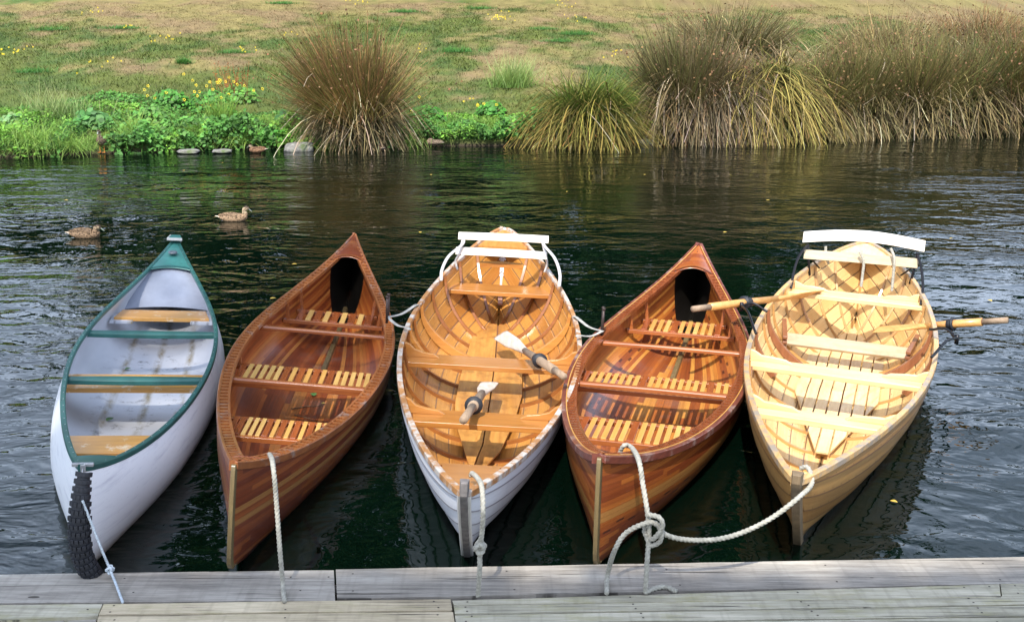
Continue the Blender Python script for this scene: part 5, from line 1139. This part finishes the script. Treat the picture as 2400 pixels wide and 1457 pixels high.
# ---- ducks
DUCKM=NT('mottled_feathers'); a=DUCKM.n('ShaderNodeAttribute',attribute_name='Col').outputs['Color']; o=DUCKM.coord()
vo=DUCKM.n('ShaderNodeTexVoronoi',{'Vector':DUCKM.mapv(o,(45,70,70)),'Scale':1.0}).outputs['Distance']
c=DUCKM.mix(DUCKM.ramp(vo,[(.25,(1,1,1)),(.6,(0,0,0))]),a,DUCKM.mix(.8,a,(.02,.012,.008))); DUCKM=DUCKM.fin(c,.75,0,0,.2)
BILL=M_plain('duck_bill',(.22,.26,.20),.4); LEG=M_plain('duck_leg',(.55,.20,.03),.6); EYE=M_plain('duck_eye',(.01,.008,.006),.1)
def duck(label,loc,yaw,pose='swim',size=1.0,dark=1.0,head=0.0,pale=None,group='ducks on the river and its bank'):
    """forward is +X"""
    root=thing('duck',label,'duck',loc,(0,0,yaw),group)
    if pose in('swim','rest'):
        ctl=[(-.235,0,.075,.006,.004),(-.19,0,.068,.030,.010),(-.14,0,.055,.062,.034),(-.06,0,.045,.086,.062),(.03,0,.045,.090,.068),(.09,0,.052,.076,.062),(.13,0,.070,.052,.050),(.145,0,.10,.034,.036),(.142,0,.135,.027,.028),(.150,0,.162,.033,.033),(.172,0,.172,.034,.033),(.195,0,.166,.022,.022),(.205,0,.160,.010,.010)]
        if pose=='rest': ctl=[(x if x<.11 else x-.035,y,z if z<.09 else z-.045,a,b) for x,y,z,a,b in ctl]
    elif pose=='sleep':
        ctl=[(-.22,0,.06,.006,.004),(-.18,0,.06,.028,.010),(-.12,0,.06,.062,.04),(-.04,0,.06,.086,.062),(.04,0,.06,.088,.064),(.09,0,.06,.074,.06),(.125,0,.07,.050,.05),(.12,0,.10,.034,.036),(.09,0,.125,.034,.032),(.06,0,.13,.034,.030),(.035,0,.125,.022,.022),(.02,0,.12,.010,.010)]
    else: # standing upright, breast forward
        ctl=[(-.20,0,.07,.006,.004),(-.16,0,.09,.03,.012),(-.10,0,.13,.062,.045),(-.03,0,.17,.080,.068),(.03,0,.20,.080,.072),(.065,0,.24,.058,.056),(.075,0,.285,.034,.036),(.075,0,.325,.026,.027),(.082,0,.352,.031,.031),(.103,0,.362,.032,.031),(.122,0,.357,.021,.021),(.132,0,.352,.010,.010)]
    C=np.array(ctl); idx=np.linspace(0,len(C)-1,60); Q=spline(C[:,:3],6)
    R=np.stack([np.interp(np.linspace(0,len(C)-1,len(Q)),range(len(C)),C[:,k]) for k in (3,4)],1)
    T=np.gradient(Q,axis=0); T/=np.linalg.norm(T,axis=1)[:,None]; m=MB(); rings=[];cols=[]
    base=np.array([.26,.17,.10]) if pale is None else np.array(pale)
    for i,(p,t) in enumerate(zip(Q,T)):
        sdv=np.array([0,1.,0]); un=np.cross(t,sdv); f=i/(len(Q)-1)
        rings.append([p+sdv*R[i,0]*math.cos(a)+un*R[i,1]*math.sin(a) for a in np.linspace(0,2*PI,16,endpoint=False)])
        for a in np.linspace(0,2*PI,16,endpoint=False):
            up_=-math.sin(a)*0+ (un*math.sin(a))[2]
            cc=base*(1-.35*max(0,up_)) ; 
            if f<.10: cc=np.array([.55,.45,.34])
            if f>.60: cc=np.array([.36,.27,.17])
            if f>.72 and up_>.55: cc=np.array([.05,.035,.025])
            cols.append(cc*dark)
    m.grid(np.array(rings)*size,closed=True); m.c=[tuple(c_) for c_ in cols]
    body=m.build('body',DUCKM,root,True,colors=True)
    h=Q[-4]*size; d=(Q[-1]-Q[-6]); d/=np.linalg.norm(d); e_=Q[-1]*size
    m=MB(); P=[]
    for t in np.linspace(0,1,7):
        c_=e_+d*(-.006+.050*t)*size+np.array([0,0,-.008*t*size]); w=np.interp(t,[0,.5,.85,1],[.011,.010,.012,.006])*size; th=np.interp(t,[0,.5,1],[.009,.005,.002])*size
        un=np.cross(d,[0,1,0]); P.append([c_+np.array([0,1,0])*w*math.cos(a)+un*th*math.sin(a) for a in np.linspace(0,2*PI,10,endpoint=False)])
    m.grid(P,closed=True); m.f.append(tuple(range(60,70))); m.mi.append(0); m.build('bill',BILL,root,True)
    k=-9; 
    for sg in (1,-1):
        p=(Q[k]+np.array([.004,sg*R[k,0]*.93,.006]))*size; m=MB(); th,ph=np.meshgrid(np.linspace(0,PI,6),np.linspace(0,2*PI,8,endpoint=False),indexing='ij')
        m.grid(np.stack([p[0]+.0048*np.sin(th)*np.cos(ph),p[1]+.0048*np.sin(th)*np.sin(ph),p[2]+.0048*np.cos(th)],-1),closed=True); m.build('eye',EYE,root,True)
    # folded wings
    for sg in (1,-1):
        m=MB(); P=[]
        for t in np.linspace(0,1,12):
            if pose=='stand': c_=np.array([.02-.20*t,sg*(.076-.03*t),.205-.10*t])
            else: c_=np.array([.06-.25*t,sg*(.082-.062*t),.075+.012*t])
            w=.036*math.sin(PI*min(1,t*.8+.15))+.002
            P.append([(c_+np.array([0,sg*.010*math.cos(a)*(1-t*.7),w*math.sin(a)]))*size for a in np.linspace(0,2*PI,10,endpoint=False)])
        m.grid(P,closed=True); m.c=[tuple(base*dark*.72)]*len(m.v); m.build('wing',DUCKM,root,True,colors=True)
    if pose=='stand':
        for sg in (1,-1):
            m=MB(); m.tube([np.array([.0,sg*.035,.12])*size,np.array([.01,sg*.036,.06])*size,np.array([.0,sg*.036,.01])*size],.006*size,8)
            m.prism([(-.01*size,sg*.036*size-.004),(.05*size,sg*.036*size-.026*size),(.055*size,sg*.036*size),(.05*size,sg*.036*size+.026*size),(-.01*size,sg*.036*size+.004)],.0,.008); m.build('leg',LEG,root,False)
    return root
duck('speckled brown duck swimming nearest the white canoe, furthest left on the water',atz(203,556,0)-(0,0,.012),.05,'rest',.90,.8)
duck('speckled brown duck swimming to the right, behind the white canoe',atz(548,517,0)-(0,0,.012),.02,'swim',.86,1.15)
duck('grey brown duck standing upright on the bank and facing the river',(lambda p:(p[0],p[1]+.05,.02))(atz(238,358,.02)),-PI/2,'stand',.98,.80,pale=(.27,.19,.13))
duck('brown duck sitting at the waterline facing left, behind the two swimming ducks',atz(602,357,0.01),PI-.1,'rest',.82,1.0,pale=(.24,.13,.07))
duck('brown duck half hidden in the dark under the lone rush clump',atz(893,352,0.0),PI/2+.35,'rest',.78,1.0,pale=(.30,.20,.13))
duck('duck sleeping on a flat stone right of the lone rush clump',atz(1018,340,.04),PI-.1,'sleep',.78,.9,pale=(.30,.22,.15))

# ---- small loose leaves
LEAFY=M_plain('fallen_yellow_leaf',(.55,.38,.06),.6,var=.3); LEAFG=M_plain('fallen_green_leaf',(.08,.20,.04),.5,var=.3); TWIG=M_plain('brown_twig',(.16,.10,.05),.8)
def leaf(p,ln,yaw,mat,label,group,tilt=.05,name='fallen_leaf'):
    m=MB(); P=[]
    for t in np.linspace(0,1,9):
        w=.32*ln*math.sin(PI*t**.85)+.0004; P.append([(ln*(t-.5),c_*w,.004+abs(c_)*.12*w+.06*ln*math.sin(PI*t)) for c_ in (-1,-.5,0,.5,1)])
    m.grid(P); o=m.build(name,mat,None,True); o.location=p; o.rotation_euler=(tilt,0,yaw); return tag(o,label,'leaf',group)
for k,(px,py) in enumerate(((155,470),(1010,410),(690,620),(1510,410),(1700,545),(430,400),(1330,450),(2095,1176),(2120,985),(520,382),(1255,372),(1800,470),(985,545),(2230,560),(2320,705),(640,700))):
    leaf(atz(px,py,.002),.05 if py<900 else .035,k*1.7,LEAFY,'small yellow leaf floating on the dark water','yellow leaves floating on the river',name='floating_leaf')
for px,py,H,ln,lab in ((300,865,H1,.05,'green leaf lying on the grey floor between the thwarts of the white canoe'),(258,983,H1,.06,'pale green leaf on the floor ahead of the front seat of the white canoe'),(735,925,H2,.06,'green leaf on the red floor below the middle seat'),(758,946,H2,.03,'small yellow leaf on the red floor near the twigs')):
    x=H.loc(px,py,-.04)[0]; q=H.loc(px,py,-.05); z=H.sec(q[0]/H.L,H.vat(q[0]/H.L,-.2),H.t)[2]; q=H.loc(px,py,z+.012); vv=0
    for _ in range(4):
        lo=0
        for v_ in np.linspace(0,1,60):
            if H.sec(q[0]/H.L,v_,H.t)[1]>=abs(q[1]): zz=H.sec(q[0]/H.L,v_,H.t)[2]; break
        q=H.loc(px,py,zz+.006)
    leaf(Wp(H,q),ln,px*.37,LEAFY if 'yellow' in lab else LEAFG,lab,'leaves blown into the boats')
for k,(a,b) in enumerate((((683,958),(760,950)),((690,972),(735,985)))):
    pts=[]
    for px,py in (a,((a[0]+b[0])/2,(a[1]+b[1])/2-2),b):
        q=H2.loc(px,py,-.06)
        for _ in range(4):
            for v_ in np.linspace(0,1,60):
                if H2.sec(q[0]/H2.L,v_,H2.t)[1]>=abs(q[1]): zz=H2.sec(q[0]/H2.L,v_,H2.t)[2]; break
            q=H2.loc(px,py,zz+.006)
        pts.append(Wp(H2,q))
    m=MB(); P=spline(pts,6); m.tube(P-P[0],[.004,.0015],6); o=m.build('twig',TWIG,None,True); o.location=P[0]; tag(o,('long thin twig' if k==0 else 'shorter twig')+' lying on the floor of the red brown canoe','twig','twigs in the red brown canoe')

# ---- river surface, cut out where the hulls displace it
from mathutils.geometry import delaunay_2d_cdt
pts=[];fcs=[]
for x_ in (-300,-80,-30,-14,-7,0,7,14,30,80,300):
    for y_ in (-3.5,0,3,6,10,14,18,26): pts.append((x_,y_))
loops=[]
for H in (H1,H2,H3,H4,H5):
    lp={1:[],-1:[]}; Mn=np.array(H.M)
    for u in np.linspace(.02,.98,60):
        for sg in (1,-1):
            def wz(v):
                q=H.sec(u,v,H.t*.5); return Mn@np.array([q[0],sg*q[1],q[2],1.])
            if wz(0)[2]>=-.004: continue
            lo,hi=0,1
            for _ in range(25):
                mm=(lo+hi)/2
                if wz(mm)[2]<0: lo=mm
                else: hi=mm
            p=wz(lo); lp[sg].append((p[0],p[1]))
    loop=lp[1]+lp[-1][::-1]; b=len(pts); pts+=loop; fcs.append(list(range(b,b+len(loop)))); loops.append(np.array(loop))
r=delaunay_2d_cdt([Vector(p) for p in pts],[],fcs,0,1e-6)
V,Fs=r[0],r[2]
def inside(p,L):
    c=False; n_=len(L); j=n_-1
    for i in range(n_):
        if (L[i][1]>p[1])!=(L[j][1]>p[1]) and p[0]<(L[j][0]-L[i][0])*(p[1]-L[i][1])/(L[j][1]-L[i][1])+L[i][0]: c=not c
        j=i
    return c
m=MB(); keepf=[]
for f in Fs:
    c=sum((np.array(V[i]) for i in f))/len(f)
    if any(inside(c,L) for L in loops): continue
    a=[np.array(V[i]) for i in f]; ar=sum(a[i][0]*a[(i+1)%len(a)][1]-a[(i+1)%len(a)][0]*a[i][1] for i in range(len(a)))
    keepf.append(tuple(f) if ar>0 else tuple(f)[::-1])
m.add([(v[0],v[1],0.) for v in V],keepf); o_=m.build('river_water',WATERM,None,True); o_['kind']='structure'
